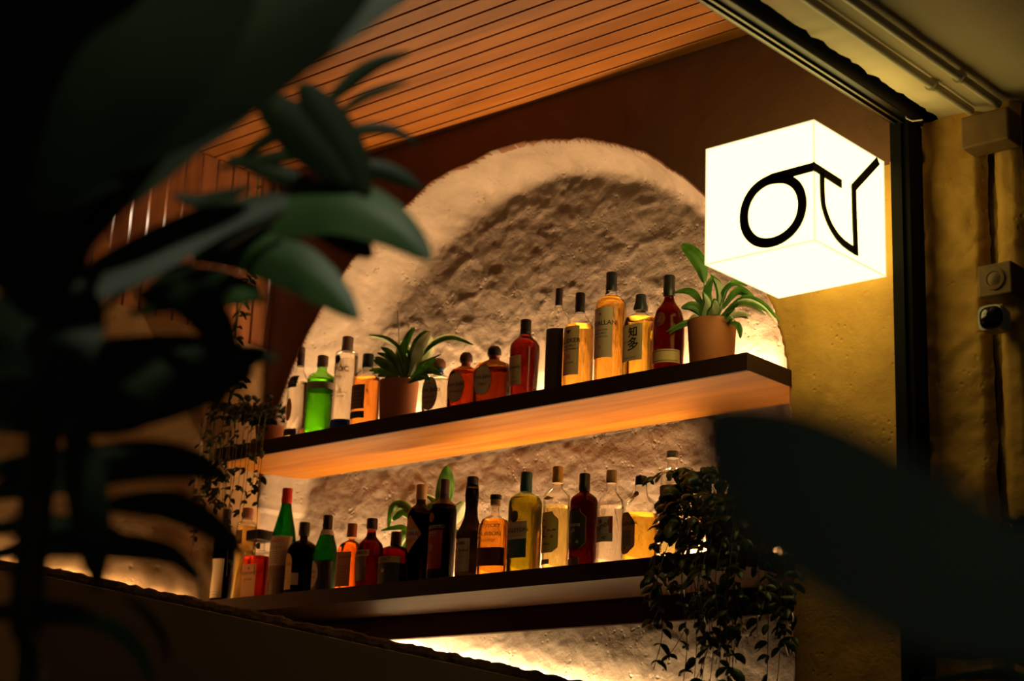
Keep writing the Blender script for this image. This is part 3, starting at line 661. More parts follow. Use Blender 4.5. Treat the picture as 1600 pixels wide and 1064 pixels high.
bottle('l', 551, 819, 37, 'squat', 'square orange liqueur bottle with brown cap and peach label', (.98, .36, .04), .76, (.92, .62, .38), dict(h=.19, r=.42, c=(.42, .14, .05), metal=.3, neck=.38), n=5, dr=.9, Y=4.13,
       labels=((.05, .56, .74, (.48, .25, .12), 'rect', dict(s=-.16, el=(('text', 'COINTREAU', 0, .48, .05, (.30, .03, .02)), ('bar', -.6, .6, .545, .56, (.6, .3, .1)))+lines(.12, .40, 6, -.5, .5, (.28, .12, .06)))),))
bottle('l', 582, 811, 44, 'bulb', 'dark red round shouldered bottle with black cap and narrow cream name band', (.055, .003, .003), .80, (.55, .18, .14), dict(h=.14, r=.38, c=(.025, .012, .012)), Y=4.13,
       labels=((.10, .44, .75, (.13, .09, .05), 'rect', dict(s=-.2, el=lines(.16, .40, 5, -.5, .5, (.22, .16, .09)))), (.44, .53, .85, (.46, .38, .26), 'rect', dict(s=-.15, el=(('text', 'DRAMBUIE', .05, .485, .065, (.05, .03, .02)), ('dot', -.35, .485, .24, (.42, .34, .18)))))))
bottle('l', 620, 832, 50, 'squat', 'squat black and ruby liqueur bottle with foil neck in front of the hidden lily', (.20, .004, .02), .72, (.35, .08, .10), dict(h=.26, r=.34, c=(.10, .07, .055), metal=.6, neck=.3), Y=4.13,
       labels=((.0, .40, 1.5, (.012, .008, .008), 'rect'), (.40, .52, 1.2, (.30, .26, .14), 'rect', dict(s=-.1, el=(('text', 'MOZART', 0, .46, .085, (.05, .06, .02)),))), (.22, .30, .16, (.6, .5, .3), 'diamond', dict(s=.0))))
bottle('l', 659.5, 758, 39, 'highball', 'tall black bottle with tan cork cap and orange diamond label', (.015, .006, .004), .70, (.12, .08, .06), dict(h=.14, r=.42, c=(.44, .28, .14), neck=.40), Y=4.14,
       labels=((.30, .68, 1.05, (.50, .24, .05), 'diamond', dict(s=-.1, el=(('bar', -.75, .75, .44, .535, (.60, .50, .36)), ('text', 'PALERMA', -.22, .487, .062, (.45, .03, .02)), ('text', 'AMARO', -.1, .56, .030, (.6, .5, .4)), ('text', 'SICILIANO', -.1, .42, .022, (.2, .1, .05))))),))
bottle('l', 695.6, 750, 40, 'highball', 'tall black bottle with purple black cap and red rectangular label', (.012, .006, .006), .70, (.12, .08, .08), dict(h=.14, r=.36, c=(.06, .03, .045), neck=.34), Y=4.14,
       wraps=((.745, .86, (.02, .012, .014), 1.05),),
       labels=((.12, .49, .85, (.26, .012, .012), 'rect', dict(s=-.08, el=(('text', 'AMARO', -.05, .465, .032, (.5, .4, .35)), ('text', 'ORIGINALE', -.05, .44, .022, (.4, .25, .2)), ('dot', -.1, .33, .26, (.42, .12, .07))))), (.50, .54, .9, (.03, .02, .02), 'rect', dict(el=(('text', 'MAZZIOTTI', -.05, .52, .036, (.50, .45, .38)),))), (.57, .66, .34, (.32, .05, .04), 'oval', dict(s=-.3))))
bottle('l', 739, 746, 42, 'longneck', 'dark olive bottle with long bulging neck and cream label', (.05, .035, .012), .88, (.26, .20, .10), dict(h=.08, r=.42, c=(.02, .016, .014), neck=.42), Y=4.13,
       labels=((.06, .38, .88, (.42, .36, .28), 'rect', dict(s=-.12, el=(('text', 'ine in Brand', .0, .265, .042, (.06, .04, .03)), ('bar', -.8, .8, .20, .204, (.25, .18, .12)), ('text', 'Liqueur', .0, .15, .04, (.35, .25, .18)), ('bar', -.5, -.1, .32, .345, (.16, .10, .07)), ('bar', .0, .5, .32, .35, (.16, .10, .07)))),),))
bottle('l', 775, 774, 48, 'squat', 'embossed bourbon bottle with short cork and black stopper on the lower shelf', (.95, .42, .035), .69, (.97, .90, .80), dict(h=.045, r=.37, c=(.015, .012, .012), neck=.32, cork=True), n=3, dr=.8, Y=4.13,
       labels=((.52, .521, .3, (.5, .2, .05), 'rect', dict(s=-.1, el=(('text', 'KENTUCKY', 0, .60, .06, (.75, .42, .12)), ('text', 'BOURBON', 0, .50, .07, (.75, .42, .12)), ('text', 'WHISKEY', 0, .42, .05, (.75, .42, .12))))), (.12, .34, 1.0, (.10, .012, .008), 'rect', dict(s=-.05))))
bottle('l', 823, 739, 50, 'highball', 'green tinted whisky bottle with teal cap and cream over teal label', (.60, .36, .02), .76, (.72, .82, .58), dict(h=.18, r=.36, c=(.005, .06, .075)), n=3, dr=.8, Y=4.14,
       labels=((.33, .50, .86, (.55, .49, .36), 'rect', dict(s=-.1, el=(('text', 'SINGLETON', -.0, .415, .056, (.08, .05, .03)), ('bar', -.8, .8, .36, .364, (.3, .22, .12))))), (.15, .33, .86, (.015, .065, .085), 'rect', dict(s=-.1, el=(('text', '12', -.6, .22, .07, (.30, .30, .22)), ('bar', -.3, .5, .26, .265, (.08, .16, .18)), ('bar', -.3, .4, .235, .239, (.08, .16, .18))))), (.49, .61, .30, (.03, .025, .035), 'oval', dict(s=-.15))))
bottle('l', 872, 730, 41, 'highball', 'pale rum bottle with gold cap and yellow scalloped label bearing a red disc', (.98, .82, .30), .62, (.98, .96, .90), dict(h=.145, r=.40, c=(.48, .30, .08), metal=.5), Y=4.14,
       labels=((.17, .55, .95, (.78, .52, .10), 'crest', dict(s=-.10, rim=(.30, .05, .02), el=(('dot', -.25, .365, .42, (.50, .015, .015)), ('text', 'Havana', -.12, .395, .058, (.92, .85, .72)), ('text', 'Club', -.25, .345, .062, (.92, .85, .72)), ('text', 'ORIGINAL', -.15, .245, .030, (.08, .04, .02)), ('bar', .2, .8, .37, .385, (.40, .04, .02)), ('dot', .5, .315, .12, (.35, .25, .10)), ('dot', -.25, .475, .08, (.05, .03, .02))))),
               (.06, .105, .50, (.35, .25, .10), 'rect', dict(s=-.25)), (.66, .70, .55, (.75, .48, .04), 'diamond', dict(s=-.05))))
bottle('l', 914, 741, 42, 'highball', 'dark brown rum bottle with black cap and black crest shaped label with dull red disc', (.045, .006, .002), .82, (.55, .25, .14), dict(h=.17, r=.40, c=K), Y=4.14,
       labels=((.20, .60, .95, (.02, .018, .016), 'crest', dict(s=-.10, rim=(.45, .34, .20), el=(('dot', -.25, .41, .42, (.16, .012, .01)), ('text', 'Havana', -.08, .445, .062, (.55, .48, .40)), ('text', 'Club', -.25, .39, .062, (.55, .48, .40)), ('text', '7', -.25, .27, .05, (.35, .22, .12)), ('dot', .35, .265, .12, (.45, .32, .16))))), (.03, .10, .62, (.07, .05, .04), 'rect', dict(s=-.2, rim=(.35, .25, .15)))))
bottle('l', 956, 736, 41, 'spirit', 'clear pisco bottle with amber stopper and grey label with a red stripe', (.99, .95, .88), .62, (.98, .96, .92), dict(h=.12, r=.40, c=(.46, .27, .08), kind='screw', neck=.40), Y=4.14,
       labels=((.24, .50, .95, (.44, .40, .34), 'rect', dict(s=-.12, el=(('text', 'Capel', -.1, .395, .095, (.10, .03, .02), .35), ('text', '40°', .35, .28, .045, (.03, .03, .03)), ('bar', .68, .93, .33, .50, (.38, .04, .025)), ('bar', -.9, .6, .315, .32, (.25, .2, .16)), ('dot', -.05, .45, .17, (.16, .06, .05))))),))
bottle('l', 1002, 745, 54, 'spirit', 'wide tequila bottle with black stopper and tall orange brown shield label', (.97, .62, .07), .56, (.98, .97, .92), dict(h=.09, r=.33, c=K, neck=.34), Y=4.14,
       labels=((.10, .56, .66, (.48, .24, .08), 'shield', dict(s=-.32, rim=(.16, .10, .04), el=(('text', 'HERRADURA', 0, .43, .058, (.04, .02, .01)), ('bar', -.42, .42, .18, .36, (.28, .16, .08)), ('text', 'TEQUILA', 0, .28, .05, (.12, .06, .03)), ('dot', 0, .16, .08, (.12, .06, .03))))), (.72, .82, .22, (.10, .06, .045), 'oval', dict(s=-.05))))
bottle('l', 1051, 706, 36, 'cylinder', 'tall clear bottle with glass stopper and grey label beside the trailing plant', (.98, .90, .40), .22, (.98, .97, .93), dict(h=.05, r=.52, c=(.35, .30, .24), neck=.42), Y=4.17,
       labels=((.26, .68, 1.3, (.22, .19, .18), 'rect', dict(el=(('dot', -.3, .55, .25, (.12, .09, .09)), ('text', 'R', -.3, .55, .10, (.3, .25, .22))))),))

# ------------------------------------------------------------ leaves and plants
def cr_pts(P_, n=5):
    P_ = [Vector(p) for p in P_]; out = []; N = len(P_)
    for i in range(N-1):
        a = P_[max(i-1, 0)]; b = P_[i]; c = P_[i+1]; d = P_[min(i+2, N-1)]
        for k in range(n):
            u = k/n; out.append(.5*((2*b)+(c-a)*u+(2*a-5*b+4*c-d)*u*u+(3*b-a-3*c+d)*u**3))
    return out+[P_[-1]]
def add_leaf(m_, mid, width, facing, fold=.25, tipq=1.0, base=.25, peak=.45, th=.0006, nu=4, wav=0):
    """blade along 3-D midline; facing = direction its face looks to; V fold; both faces modelled"""
    N = len(mid); off = []
    vs = []
    for side in (0, 1):
        for i, p in enumerate(mid):
            t = (mid[min(i+1, N-1)]-mid[max(i-1, 0)])
            t = t.normalized() if t.length > 1e-9 else Vector((0, 0, 1))
            s = t.cross(facing)
            s = s.normalized() if s.length > .05 else t.cross(Vector((.3, .2, 1))).normalized()
            nn = s.cross(t).normalized()
            u = i/(N-1)
            wv = (base+(1-base)*math.sin(min(1, u/peak)*math.pi/2)) if u < peak else math.cos(((u-peak)/(1-peak))**1.25*math.pi/2)**(.85*tipq)
            wv = max(wv, .012)*width/2
            for k in range(-nu, nu+1):
                q = k/nu
                rip = wav*math.sin(u*17+q*4)*abs(q)
                vs.append(p + s*(q*wv) + nn*(fold*abs(q)**1.4*wv*-1 + rip - side*th))
    K_ = 2*nu+1; fs = []
    for side in (0, 1):
        o = side*N*K_
        for i in range(N-1):
            for k in range(2*nu):
                f = (o+i*K_+k, o+i*K_+k+1, o+(i+1)*K_+k+1, o+(i+1)*K_+k); fs.append(f if side == 0 else f[::-1])
    o = N*K_
    for i in range(N-1):
        for k in (0, 2*nu): fs.append((i*K_+k, o+i*K_+k, o+(i+1)*K_+k, (i+1)*K_+k))
    m_.add(vs, fs)
TOCAM = -CF
def pot(t, r, h, mat='terra'):
    MB().lathe([(r*.86, 0), (r*.88, .003), (r*1.0, h), (r*.93, h), (r*.92, h-.014)], 40, caps=True).build('pot', MT[mat], t, True)
    MB().lathe([(r*.90, h-.016), (r*.90, h-.012)], 32).build('soil', MT['soil'], t)
G, PL = 'leaf_pot', 'leaf_backlit'
def lily(name, label, Y, potpx, leaves, row, stems=(), tall=None):
    zt = ZU if row == 'u' else ZL
    xl, xr, ytop = potpx
    p = onY((xl+xr)/2, ytop, Y); r = (xr-xl)*depth(p)/F/2; h = p.z-zt
    t = thing(name, label, 'potted plant', (p.x, Y, zt+.001))
    pot(t, r, h-.001)
    O = Vector((p.x, Y, zt+.001))
    rj = random.Random(len(leaves)*7+int(potpx[0])); extra = []
    for lf in leaves:
        extra.append((lf[0], lf[1]*.85, lf[2], lf[3]))
        a_, b_ = rj.uniform(-9, 9), rj.uniform(-7, 8); q_ = len(lf[0])
        extra.append(([(x_+a_*(i+.3)/q_, y_+b_*(i+.3)/q_+abs(a_)*.3) for i, (x_, y_) in enumerate(lf[0])], lf[1]*.65, lf[2]+rj.uniform(-.03, .02), G if rj.random() < .8 else PL))
    for k, lf in enumerate(extra):
        pts, wpx, dY, mat = lf[:4]; 
        P3 = []
        base = Vector((p.x+random.uniform(-.35, .35)*r, Y+random.uniform(-.3, .3)*r, zt+h-.012))
        n_ = len(pts)
        for i, (a, b) in enumerate(pts): P3.append(onY(a, b, Y+dY*((i+1)/n_)))
        wd = wpx*depth(P3[0])/F
        m_ = MB(); mid = cr_pts([q-O for q in P3], 6)
        fc = (TOCAM+Vector((random.uniform(-.5, .5), 0, random.uniform(-.1, .6)))).normalized()
        add_leaf(m_, mid, wd, fc, .35)
        lo = m_.build('leaf', MT[mat], t, True)
        m2 = MB().tube([base-O, (base-O).lerp(P3[0]-O, .5)+Vector((0, 0, .012)), P3[0]-O, mid[5]], [.0016, .0014, .0012, .0008], 6); m2.build('petiole', MT['stem'], lo)
    for s in stems:
        P3 = [onY(a, b, Y)-O for a, b in s]; MB().tube([Vector((0, 0, h-.012))]+cr_pts(P3, 4), .0012, 6).build('flower_stalk', MT['bark'], t)
    return t
G, PL = 'leaf_pot', 'leaf_backlit'
lily('peace_lily', 'peace lily in a terracotta pot between bottles on the upper shelf', 4.17, (593, 655, 597), [
    ([(632, 575), (622, 545), (600, 530), (571, 527)], 9, -.05, PL), ([(628, 570), (630, 545), (638, 525), (648, 511)], 15, .0, G),
    ([(640, 585), (648, 560), (656, 535), (668, 517)], 27, -.06, G), ([(650, 580), (662, 560), (672, 540), (668, 518)], 17, .05, PL),
    ([(655, 560), (676, 536), (705, 527), (738, 539)], 12, -.02, PL), ([(655, 585), (672, 572), (688, 560)], 20, .05, G),
    ([(628, 588), (618, 565), (608, 550), (595, 543)], 14, -.07, G), ([(622, 590), (606, 572), (594, 565), (583, 563)], 18, -.06, G),
    ([(624, 594), (604, 581), (590, 577), (576, 579)], 12, -.04, G), ([(642, 594), (660, 579), (672, 576), (688, 582)], 15, -.05, G),
    ([(634, 594), (626, 570), (624, 550), (632, 530)], 22, -.03, G), ([(640, 594), (650, 578), (662, 566), (690, 553)], 8, -.02, G),
    ([(628, 596), (612, 588), (600, 585), (590, 588)], 12, -.08, G), ([(640, 597), (654, 590), (664, 588), (672, 594)], 12, -.08, G),
    ([(645, 560), (640, 550), (634, 540), (626, 533)], 14, .04, PL), ([(632, 592), (636, 575), (640, 560), (636, 545)], 12, -.07, G)],
    'u', stems=[[(626, 590), (624, 545), (621, 486)]])
lily('peace_lily', 'peace lily in a larger terracotta pot at the right end of the upper shelf', 4.16, (1074, 1151, 504), [
    ([(1100, 440), (1094, 415), (1082, 395), (1066, 380)], 27, -.03, G), ([(1104, 500), (1092, 484), (1080, 478), (1064, 481)], 20, -.07, G),
    ([(1102, 485), (1088, 462), (1075, 454), (1055, 456)], 12, -.02, G), ([(1100, 503), (1080, 502), (1062, 508), (1040, 519)], 9, -.08, G),
    ([(1102, 508), (1090, 498), (1082, 500), (1076, 506)], 20, .02, PL), ([(1126, 500), (1150, 474), (1178, 474), (1200, 488)], 13, -.06, G),
    ([(1128, 492), (1160, 466), (1192, 474), (1219, 503)], 9, -.05, G), ([(1130, 480), (1148, 457), (1162, 452), (1178, 463)], 15, .02, G),
    ([(1120, 490), (1126, 460), (1121, 440), (1110, 428)], 16, .04, G), ([(1136, 504), (1150, 505), (1156, 515), (1157, 529)], 12, -.06, G),
    ([(1128, 505), (1146, 493), (1160, 490), (1174, 494)], 10, .03, PL), ([(1112, 503), (1108, 475), (1106, 455), (1112, 432)], 18, -.04, G),
    ([(1118, 505), (1124, 478), (1132, 455), (1142, 440)], 12, .02, G), ([(1108, 506), (1100, 490), (1104, 470), (1098, 455)], 16, -.06, G),
    ([(1130, 508), (1142, 500), (1136, 494), (1150, 484)], 14, -.03, PL), ([(1120, 506), (1112, 492), (1118, 480), (1116, 466)], 20, -.09, G),
    ([(1128, 470), (1136, 450), (1150, 440), (1168, 447)], 9, .05, G)], 'u')
lily('peace_lily', 'peace lily standing behind the dark bottles in the middle of the lower shelf', 4.31, (648, 692, 835), [
    ([(655, 815), (632, 790), (612, 792), (606, 826)], 16, 0, G), ([(652, 820), (630, 800), (615, 808), (610, 815)], 16, .0, PL),
    ([(655, 838), (630, 824), (615, 824), (594, 829)], 11, -.06, G), ([(688, 815), (694, 780), (698, 750), (699, 726)], 34, 0, G),
    ([(690, 820), (706, 812), (718, 798), (727, 784)], 24, .0, PL), ([(660, 815), (668, 795), (682, 785), (664, 772)], 18, .0, PL),
    ([(655, 838), (640, 830), (628, 840), (622, 860)], 20, .0, PL), ([(652, 840), (636, 835), (630, 848), (632, 862)], 16, .02, G),
    ([(690, 838), (708, 828), (716, 840), (722, 850)], 16, .0, PL)], 'l')

def trailing(name, label, origin, rpot, hpot, vines, seed, leaflen, mat, drapes=(), mound=None, lw=.55):
    rnd = random.Random(seed)
    t = thing(name, label, 'potted plant', origin); O = Vector(origin)
    pot(t, rpot, hpot)
    lm = MB()
    for k, v in enumerate(vines):
        sm = MB(); P_ = cr_pts([Vector(p)-O for p in v], 10); sm.tube(P_, .0011, 5).build('vine', MT['vine'], t, True)
        i = 2
        while i < len(P_)-1:
            p = P_[i]
            for sd in (0, 1):
                if rnd.random() < .22: continue
                a = rnd.uniform(0, 2*math.pi); dv = Vector((math.cos(a), math.sin(a)*.8, rnd.uniform(-.7, .25))).normalized()
                L_ = leaflen*rnd.uniform(.6, 1.25); dn = Vector((0, 0, -1))
                mid = [p, p+dv*L_*.35, p+dv*L_*.65+dn*L_*.12, p+dv*L_*.85+dn*L_*.38]
                fc = Vector((rnd.uniform(-.6, .9), -1, rnd.uniform(-.2, .9))).normalized()
                add_leaf(lm, cr_pts(mid, 2), L_*lw, fc, .3, base=.1, peak=.4, nu=2)
            i += rnd.choice((2, 3, 3, 4))
    if mound:
        cx, cy, cz, rx, ry, rz, cnt = mound
        for k in range(cnt):
            th = rnd.uniform(0, 2*math.pi); ph = rnd.uniform(-.3, 1.0)
            p = Vector((cx+rx*math.cos(th)*math.sqrt(max(0, 1-ph*ph*.9)), cy+ry*math.sin(th)*math.sqrt(max(0, 1-ph*ph*.9)), cz+rz*ph))-O
            p = p*1.0; dv = (p-Vector((cx-O.x, cy-O.y, cz-O.z))).normalized()*.6+Vector((rnd.uniform(-.5, .5), rnd.uniform(-.5, .2), rnd.uniform(-.4, .3)))
            dv.normalize(); L_ = leaflen*rnd.uniform(.9, 1.6)
            mid = [p, p+dv*L_*.35+Vector((0, 0, .1*L_)), p+dv*L_*.7, p+dv*L_*.9+Vector((0, 0, -.35*L_))]
            fc = (Vector((rnd.uniform(-.4, .6), -.6, rnd.uniform(.2, 1)))).normalized()
            add_leaf(lm, cr_pts(mid, 3), L_*.62, fc, .3, base=.2, peak=.42, nu=2)
    o = lm.build('foliage', MT[mat], t, True)
    return t
# right plant on the lower shelf
rnd = random.Random(5); vines = []
for k in range(15):
    x = rnd.uniform(-3.06, -2.735); zb = H+rnd.uniform(.38, .62) if rnd.random() < .75 else H+rnd.uniform(.65, .8)
    yb = YS-rnd.uniform(.03, .07); xs = -2.88+(x+2.9)*.6
    vines.append([(xs, 4.20, ZL+.13), ((xs+x)/2, 4.12, ZL+rnd.uniform(.13, .19)), (x, YS-.01, ZL+rnd.uniform(.05, .10)), (x+rnd.uniform(-.02, .02), yb, ZL-.06), (x+rnd.uniform(-.03, .03), yb+.01, (ZL+zb)/2-.05), (x+rnd.uniform(-.04, .04), yb, zb)])
for k in range(7):
    x = rnd.uniform(-2.745, -2.715); y = rnd.uniform(4.03, 4.22); zb = H+rnd.uniform(.36, .70)
    vines.append([(-2.86, 4.2, ZL+.13), (-2.79, (4.2+y)/2, ZL+rnd.uniform(.12, .17)), (x+.005, y, ZL+.05), (x+.01, y, ZL-.08), (x+rnd.uniform(0, .03), y-.01, (ZL+zb)/2-.05), (x+.01, y-.01, zb)])
for k in range(7):
    x = rnd.uniform(-3.10, -2.76); y = YS-rnd.uniform(.03, .09)
    vines.append([(-2.90, 4.18, ZL+.14), ((x-2.88)/2, 4.1, ZL+.16), (x, YS-.02, ZL+rnd.uniform(.04, .08)), (x, y, ZL-.1), (x+.02, y, H+.58), (x, y, H+rnd.uniform(.36, .45))])
for (a, b) in (((1085, 735), (1010, 752)), ((1090, 760), (1040, 745)), ((1100, 800), (1015, 855)), ((1090, 745), (1025, 740)), ((1100, 790), (1042, 800))):
    e1 = onY(*a, 4.12); e2 = onY(*b, 4.06); vines.append([(-2.90, 4.2, ZL+.14), tuple(e1), tuple(e1.lerp(e2, .5)+Vector((0, 0, .012))), tuple(e2)])
trailing('trailing_plant', 'dark trailing plant spilling over the right end of the lower shelf', (-2.895, 4.22, ZL+.001), .10, .12, vines, 3, .040, 'leaf_vine',
         mound=(-2.885, 4.13, ZL+.105, .17, .11, .125, 240), lw=.45)
# left plant on the upper shelf
rnd = random.Random(9); vines = []
for k in range(27):
    a = rnd.uniform(292, 408); yv = rnd.uniform(3.93, 4.02)
    top = onY(min(a+12, 420), 640, yv+.03); b0 = onY(a, rnd.uniform(720, 760), yv); b1 = onY(a-8, rnd.uniform(790, 900), yv-.01)
    if rnd.random() < .4: b1 = onY(a-4, rnd.uniform(755, 800), yv)
    top.x = max(top.x, XL+.05); b0.x = max(b0.x, XL+.05); b1.x = max(b1.x, XL+.05)
    vines.append([(-4.93, 4.16, ZU+.09), ((top.x-4.93)/2, 4.08, ZU+.12), tuple(top), tuple(b0), tuple(b1)])
trailing('trailing_plant', 'trailing plant in a terracotta pot at the left end of the upper shelf', (-4.945, 4.19, ZU+.001), .065, .085, vines, 11, .030, 'leaf_vine',
         mound=(-4.96, 4.13, ZU+.11, .10, .08, .07, 60))
# slender vine hanging from the slatted ceiling in front of the screen
t = thing('hanging_vine', 'slender green vine hanging in front of the slatted screen', 'vine', (-5.0, 4.0, ZC))
px_l = [(400, 325), (396, 380), (386, 430), (378, 470), (368, 520), (372, 570), (362, 620)]
P3 = [onY(a, b, 4.02)-Vector((-5.0, 4.0, ZC)) for a, b in px_l]; P3 = [Vector((P3[0].x, P3[0].y, 0))]+P3
P_ = cr_pts(P3, 6); MB().tube(P_, .0025, 6).build('stem', MT['stem'], t, True)
lm = MB(); rnd = random.Random(2)
for i in range(4, len(P_)-1):
    for q in range(2):
        a = rnd.uniform(0, 6.28); dv = Vector((math.cos(a), math.sin(a)*.6, rnd.uniform(-.9, .5))).normalized(); L_ = .045*rnd.uniform(.7, 1.4); p = P_[i]
        add_leaf(lm, cr_pts([p, p+dv*L_*.5, p+dv*L_+Vector((0, 0, -.015))], 3), L_*.32, Vector((rnd.uniform(-.5, .8), -1, .4)).normalized(), .3, nu=2)
lm.build('foliage', MT['leaf_vine'], t, True)
# little sprig hanging from the lower shelf apron
t = thing('plant_sprig', 'tiny leafy sprig hanging just below the lower shelf in the middle', 'plant', tuple(onY(562, 1003, 4.0)))
O = onY(562, 1003, 4.0); lm = MB()
MB().tube([Vector((0, 0, .03)), Vector((0, 0, 0)), onY(560, 1020, 4.0)-O, onY(548, 1032, 4.0)-O], .0009, 5).build('stem', MT['vine'], t)
for a, b in (((562, 1012), (579, 1008)), ((560, 1018), (542, 1036)), ((561, 1018), (574, 1027)), ((563, 1006), (553, 1012))):
    p, q = onY(*a, 4.0)-O, onY(*b, 4.0)-O; add_leaf(lm, cr_pts([p, p.lerp(q, .5)+Vector((0, 0, .004)), q], 3), .008, TOCAM, .3, nu=2)
lm.build('foliage', MT['leaf_vine'], t)

# ------------------------------------------------------------ foreground palms
def fore(name, label, leaves, stems, base, potr=None):
    t = thing(name, label, 'plant', base); O = Vector(base)
    for (pts, wpx, d0, d1, mat, fold) in leaves:
        n_ = len(pts); P3 = [at(a, b, d0+(d1-d0)*i/(n_-1))-O for i, (a, b) in enumerate(pts)]
        wd = wpx*(d0+d1)/2/F; m_ = MB()
        fc = (TOCAM+Vector((random.uniform(-.25, .25), 0, random.uniform(.0, .45)))).normalized()
        add_leaf(m_, cr_pts(P3, 7), wd*1.08, fc, fold, base=.18, peak=.42, th=.0008, nu=5)
        m_.build('leaf', MT[mat], t, True)
    for (pts, r, d) in stems:
        P3 = [(Vector(p)-O if len(p) == 3 else at(p[0], p[1], d)-O) for p in pts]
        MB().tube(cr_pts(P3, 6), r, 10).build('stem', MT['bark'], t, True)
    if potr:
        MB().lathe([(potr*.7, 0), (potr*.75, .005), (potr, potr*1.5), (potr*.92, potr*1.5), (potr*.9, potr*1.4)], 36).build('planter', MT['black'], t, True)
    return t
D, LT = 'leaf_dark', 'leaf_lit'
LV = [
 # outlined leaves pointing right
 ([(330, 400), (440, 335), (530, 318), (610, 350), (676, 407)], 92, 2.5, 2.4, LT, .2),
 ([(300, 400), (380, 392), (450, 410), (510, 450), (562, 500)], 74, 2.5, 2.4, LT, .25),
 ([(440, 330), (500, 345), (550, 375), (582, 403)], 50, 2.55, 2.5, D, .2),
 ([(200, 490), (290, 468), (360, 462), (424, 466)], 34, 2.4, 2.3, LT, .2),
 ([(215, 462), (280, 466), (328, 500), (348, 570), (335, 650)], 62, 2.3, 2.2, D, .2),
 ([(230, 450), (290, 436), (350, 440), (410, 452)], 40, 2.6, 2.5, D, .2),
 ([(60, 505), (150, 438), (232, 392), (340, 340), (500, 296)], 84, 2.3, 2.5, D, .15),
 ([(40, 350), (160, 270), (260, 215), (400, 165)], 104, 2.3, 2.4, D, .15),
 ([(60, 400), (180, 290), (300, 185), (400, 120), (475, 90)], 100, 2.2, 2.3, D, .15),
 ([(80, 330), (250, 190), (420, 80), (560, 0), (700, -70)], 125, 2.1, 2.2, D, .12),
 ([(150, 260), (300, 120), (450, 20), (600, -70)], 190, 2.1, 2.1, D, .12),
 ([(60, 330), (180, 150), (300, 20), (400, -90)], 200, 2.0, 2.0, D, .12),
 ([(20, 330), (90, 150), (140, 10), (180, -120)], 190, 2.1, 2.0, D, .12),
 ([(0, 300), (-10, 150), (20, 0), (60, -120)], 180, 2.1, 2.0, D, .12),
 ([(60, 500), (30, 380), (-20, 260), (-80, 150)], 170, 2.1, 2.0, D, .12),
 ([(70, 480), (95, 400), (130, 320), (190, 250)], 84, 2.2, 2.1, D, .12),
 ([(100, 420), (60, 480), (30, 560), (20, 640)], 140, 2.2, 2.1, D, .12),
 ([(80, 430), (100, 480), (105, 530), (95, 620)], 110, 2.2, 2.1, D, .12),
 # vertical dark blade and slim fingers against the ceiling
 ([(470, 130), (505, 180), (545, 240), (575, 310)], 62, 2.45, 2.45, D, .2),
 ([(400, 150), (450, 190), (500, 240), (545, 290)], 70, 2.45, 2.45, D, .2),
 ([(495, 175), (545, 128), (585, 100), (642, 80)], 24, 2.6, 2.6, D, .3),
 ([(515, 190), (560, 155), (600, 138), (640, 127)], 15, 2.6, 2.6, D, .3),
 ([(500, 215), (560, 202), (610, 202), (655, 226)], 19, 2.6, 2.6, D, .3),
 ([(530, 265), (580, 262), (625, 275), (662, 297)], 28, 2.6, 2.6, D, .3),
 ([(360, 260), (420, 215), (470, 190), (500, 180)], 22, 2.55, 2.5, D, .3),
 ([(340, 262), (420, 245), (480, 240), (530, 262)], 24, 2.55, 2.5, D, .3),
 ([(355, 245), (410, 262), (460, 280), (520, 300)], 30, 2.55, 2.5, D, .3),
 ([(270, 304), (310, 312), (350, 304), (395, 290)], 26, 2.5, 2.5, D, .3),
 # lower left fronds
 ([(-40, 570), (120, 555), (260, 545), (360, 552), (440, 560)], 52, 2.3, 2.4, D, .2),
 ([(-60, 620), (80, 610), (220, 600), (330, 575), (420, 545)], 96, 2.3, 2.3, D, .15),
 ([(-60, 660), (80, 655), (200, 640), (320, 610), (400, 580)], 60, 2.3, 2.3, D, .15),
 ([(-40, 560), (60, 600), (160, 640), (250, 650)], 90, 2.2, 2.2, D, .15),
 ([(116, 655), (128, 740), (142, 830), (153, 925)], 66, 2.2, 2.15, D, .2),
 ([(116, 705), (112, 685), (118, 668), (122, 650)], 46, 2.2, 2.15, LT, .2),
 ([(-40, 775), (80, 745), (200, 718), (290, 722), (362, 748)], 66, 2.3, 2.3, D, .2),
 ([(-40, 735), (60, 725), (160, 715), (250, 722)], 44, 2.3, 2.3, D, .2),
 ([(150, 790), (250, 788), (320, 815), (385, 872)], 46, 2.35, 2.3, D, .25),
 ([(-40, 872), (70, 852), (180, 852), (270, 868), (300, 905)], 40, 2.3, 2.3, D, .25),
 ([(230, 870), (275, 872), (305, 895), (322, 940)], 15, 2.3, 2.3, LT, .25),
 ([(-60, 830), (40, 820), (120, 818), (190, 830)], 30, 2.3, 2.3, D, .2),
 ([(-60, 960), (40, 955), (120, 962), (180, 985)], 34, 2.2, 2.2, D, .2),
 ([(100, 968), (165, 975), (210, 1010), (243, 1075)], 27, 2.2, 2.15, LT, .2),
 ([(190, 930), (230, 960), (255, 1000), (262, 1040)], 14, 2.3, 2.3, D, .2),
]
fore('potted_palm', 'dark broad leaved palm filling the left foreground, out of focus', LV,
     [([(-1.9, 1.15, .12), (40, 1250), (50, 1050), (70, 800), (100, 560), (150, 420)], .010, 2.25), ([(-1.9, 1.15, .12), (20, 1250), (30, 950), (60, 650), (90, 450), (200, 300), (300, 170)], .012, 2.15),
      ([(100, 560), (200, 450), (330, 400), (440, 335)], .004, 2.45), ([(60, 650), (20, 640), (-40, 600)], .005, 2.2), ([(50, 1000), (20, 900), (-30, 870)], .004, 2.3)], (-1.9, 1.15, 0), .17)
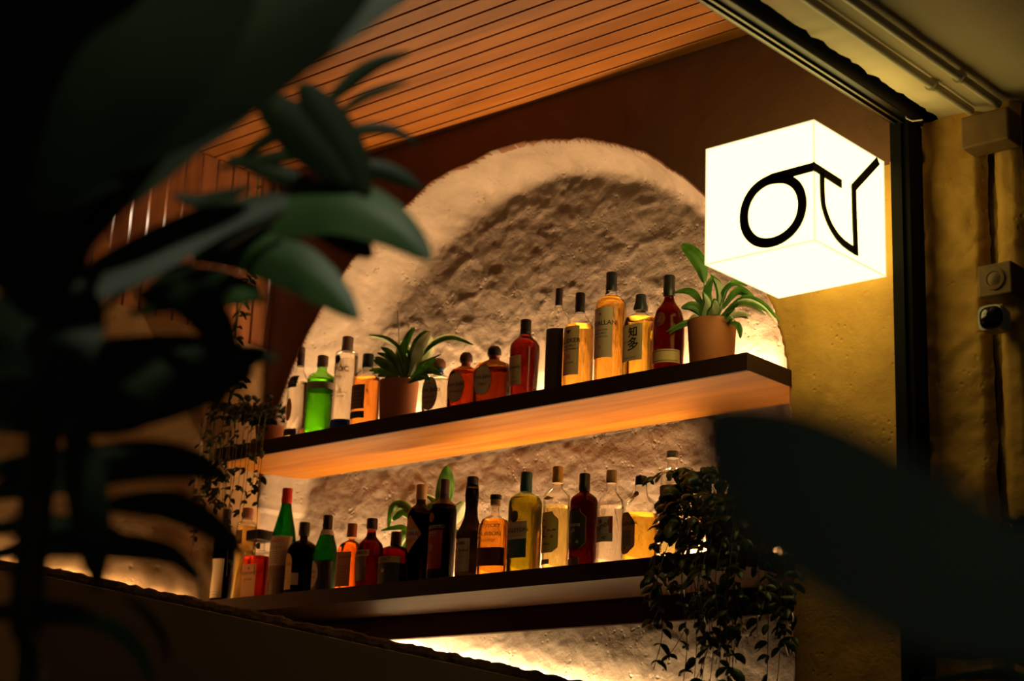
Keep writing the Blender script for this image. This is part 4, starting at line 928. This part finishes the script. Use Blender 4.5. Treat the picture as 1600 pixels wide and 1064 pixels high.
fore('foreground_leaf_plant', 'single huge dark green leaf, very blurred, crossing the lower right', [
    ([(1900, 1120), (1650, 965), (1450, 880), (1280, 780), (1170, 700), (1098, 630)], 250, 1.0, .88, 'leaf_big', .08)],
    [([(-.16, .86, .1), (-.12, .84, .6), (2100, 1500), (1980, 1250), (1900, 1120), (1800, 1055)], .004, 1.0)], (-.16, .86, 0), .10)
fr = []
rnd = random.Random(21)
for (cx_, cy_, tx_, ty_) in ((1640, 1040, 1435, 955), (1650, 1020, 1450, 990), (1640, 1060, 1430, 1020), (1660, 1000, 1465, 925), (1650, 1080, 1440, 1062), (1660, 980, 1480, 905), (1640, 1090, 1470, 1090), (1680, 960, 1500, 890),
                             (1660, 870, 1545, 812), (1670, 880, 1560, 842), (1670, 850, 1572, 806), (1680, 900, 1570, 868), (1650, 1040, 1490, 950), (1650, 1060, 1500, 1010), (1660, 1020, 1510, 975)):
    mx, my = (cx_+tx_)/2, (cy_+ty_)/2-14
    fr.append(([(cx_, cy_), (mx+30, my-2), (mx-25, my), (tx_, ty_)], rnd.uniform(13, 19), 3.5, 3.6, LT if rnd.random() < .3 else D, .3))
fore('fan_palm', 'low thin leaved palm in the dark lower right corner', fr, [([(-1.25, 3.2, .12), (1700, 1350), (1670, 1150), (1650, 1020), (1670, 880)], .006, 3.5)], (-1.25, 3.2, 0), .13)

# ------------------------------------------------------------ added palm spot and world
wd = bpy.data.worlds.new('night'); sc.world = wd; wd.use_nodes = True
wd.node_tree.nodes['Background'].inputs[0].default_value = (.75, .80, .62, 1); wd.node_tree.nodes['Background'].inputs[1].default_value = .018
def lamp(name, kind, loc, e, col, size=.1, aim=None):
    l = bpy.data.lights.new(name, kind); l.energy = e; l.color = col
    if kind == 'AREA': l.size = size
    else: l.shadow_soft_size = size
    o = bpy.data.objects.new(name, l); COL.objects.link(o); o.location = loc
    if aim is not None: o.rotation_euler = (Vector(aim)-Vector(loc)).to_track_quat('-Z', 'Y').to_euler()
    return o
sp = lamp('palm_fill_spot', 'SPOT', (-1.0, .75, 3.5), 30, (1, .97, .72), .05, tuple(at(480, 420, 2.4))); sp.data.spot_size = math.radians(40); sp.data.spot_blend = .8  # added spot without a real fixture, brightens the palm leaves

sc.view_settings.view_transform = 'Standard'; sc.view_settings.look = 'None'; sc.view_settings.gamma = 1
sc.view_settings.use_curve_mapping = False; sc.view_settings.exposure = 0
cy = sc.cycles; cy.use_denoising = True; cy.max_bounces = 16; cy.transmission_bounces = 14; cy.transparent_max_bounces = 24; cy.glossy_bounces = 6; cy.diffuse_bounces = 4
cy.caustics_refractive = False; cy.caustics_reflective = False; cy.sample_clamp_indirect = 4
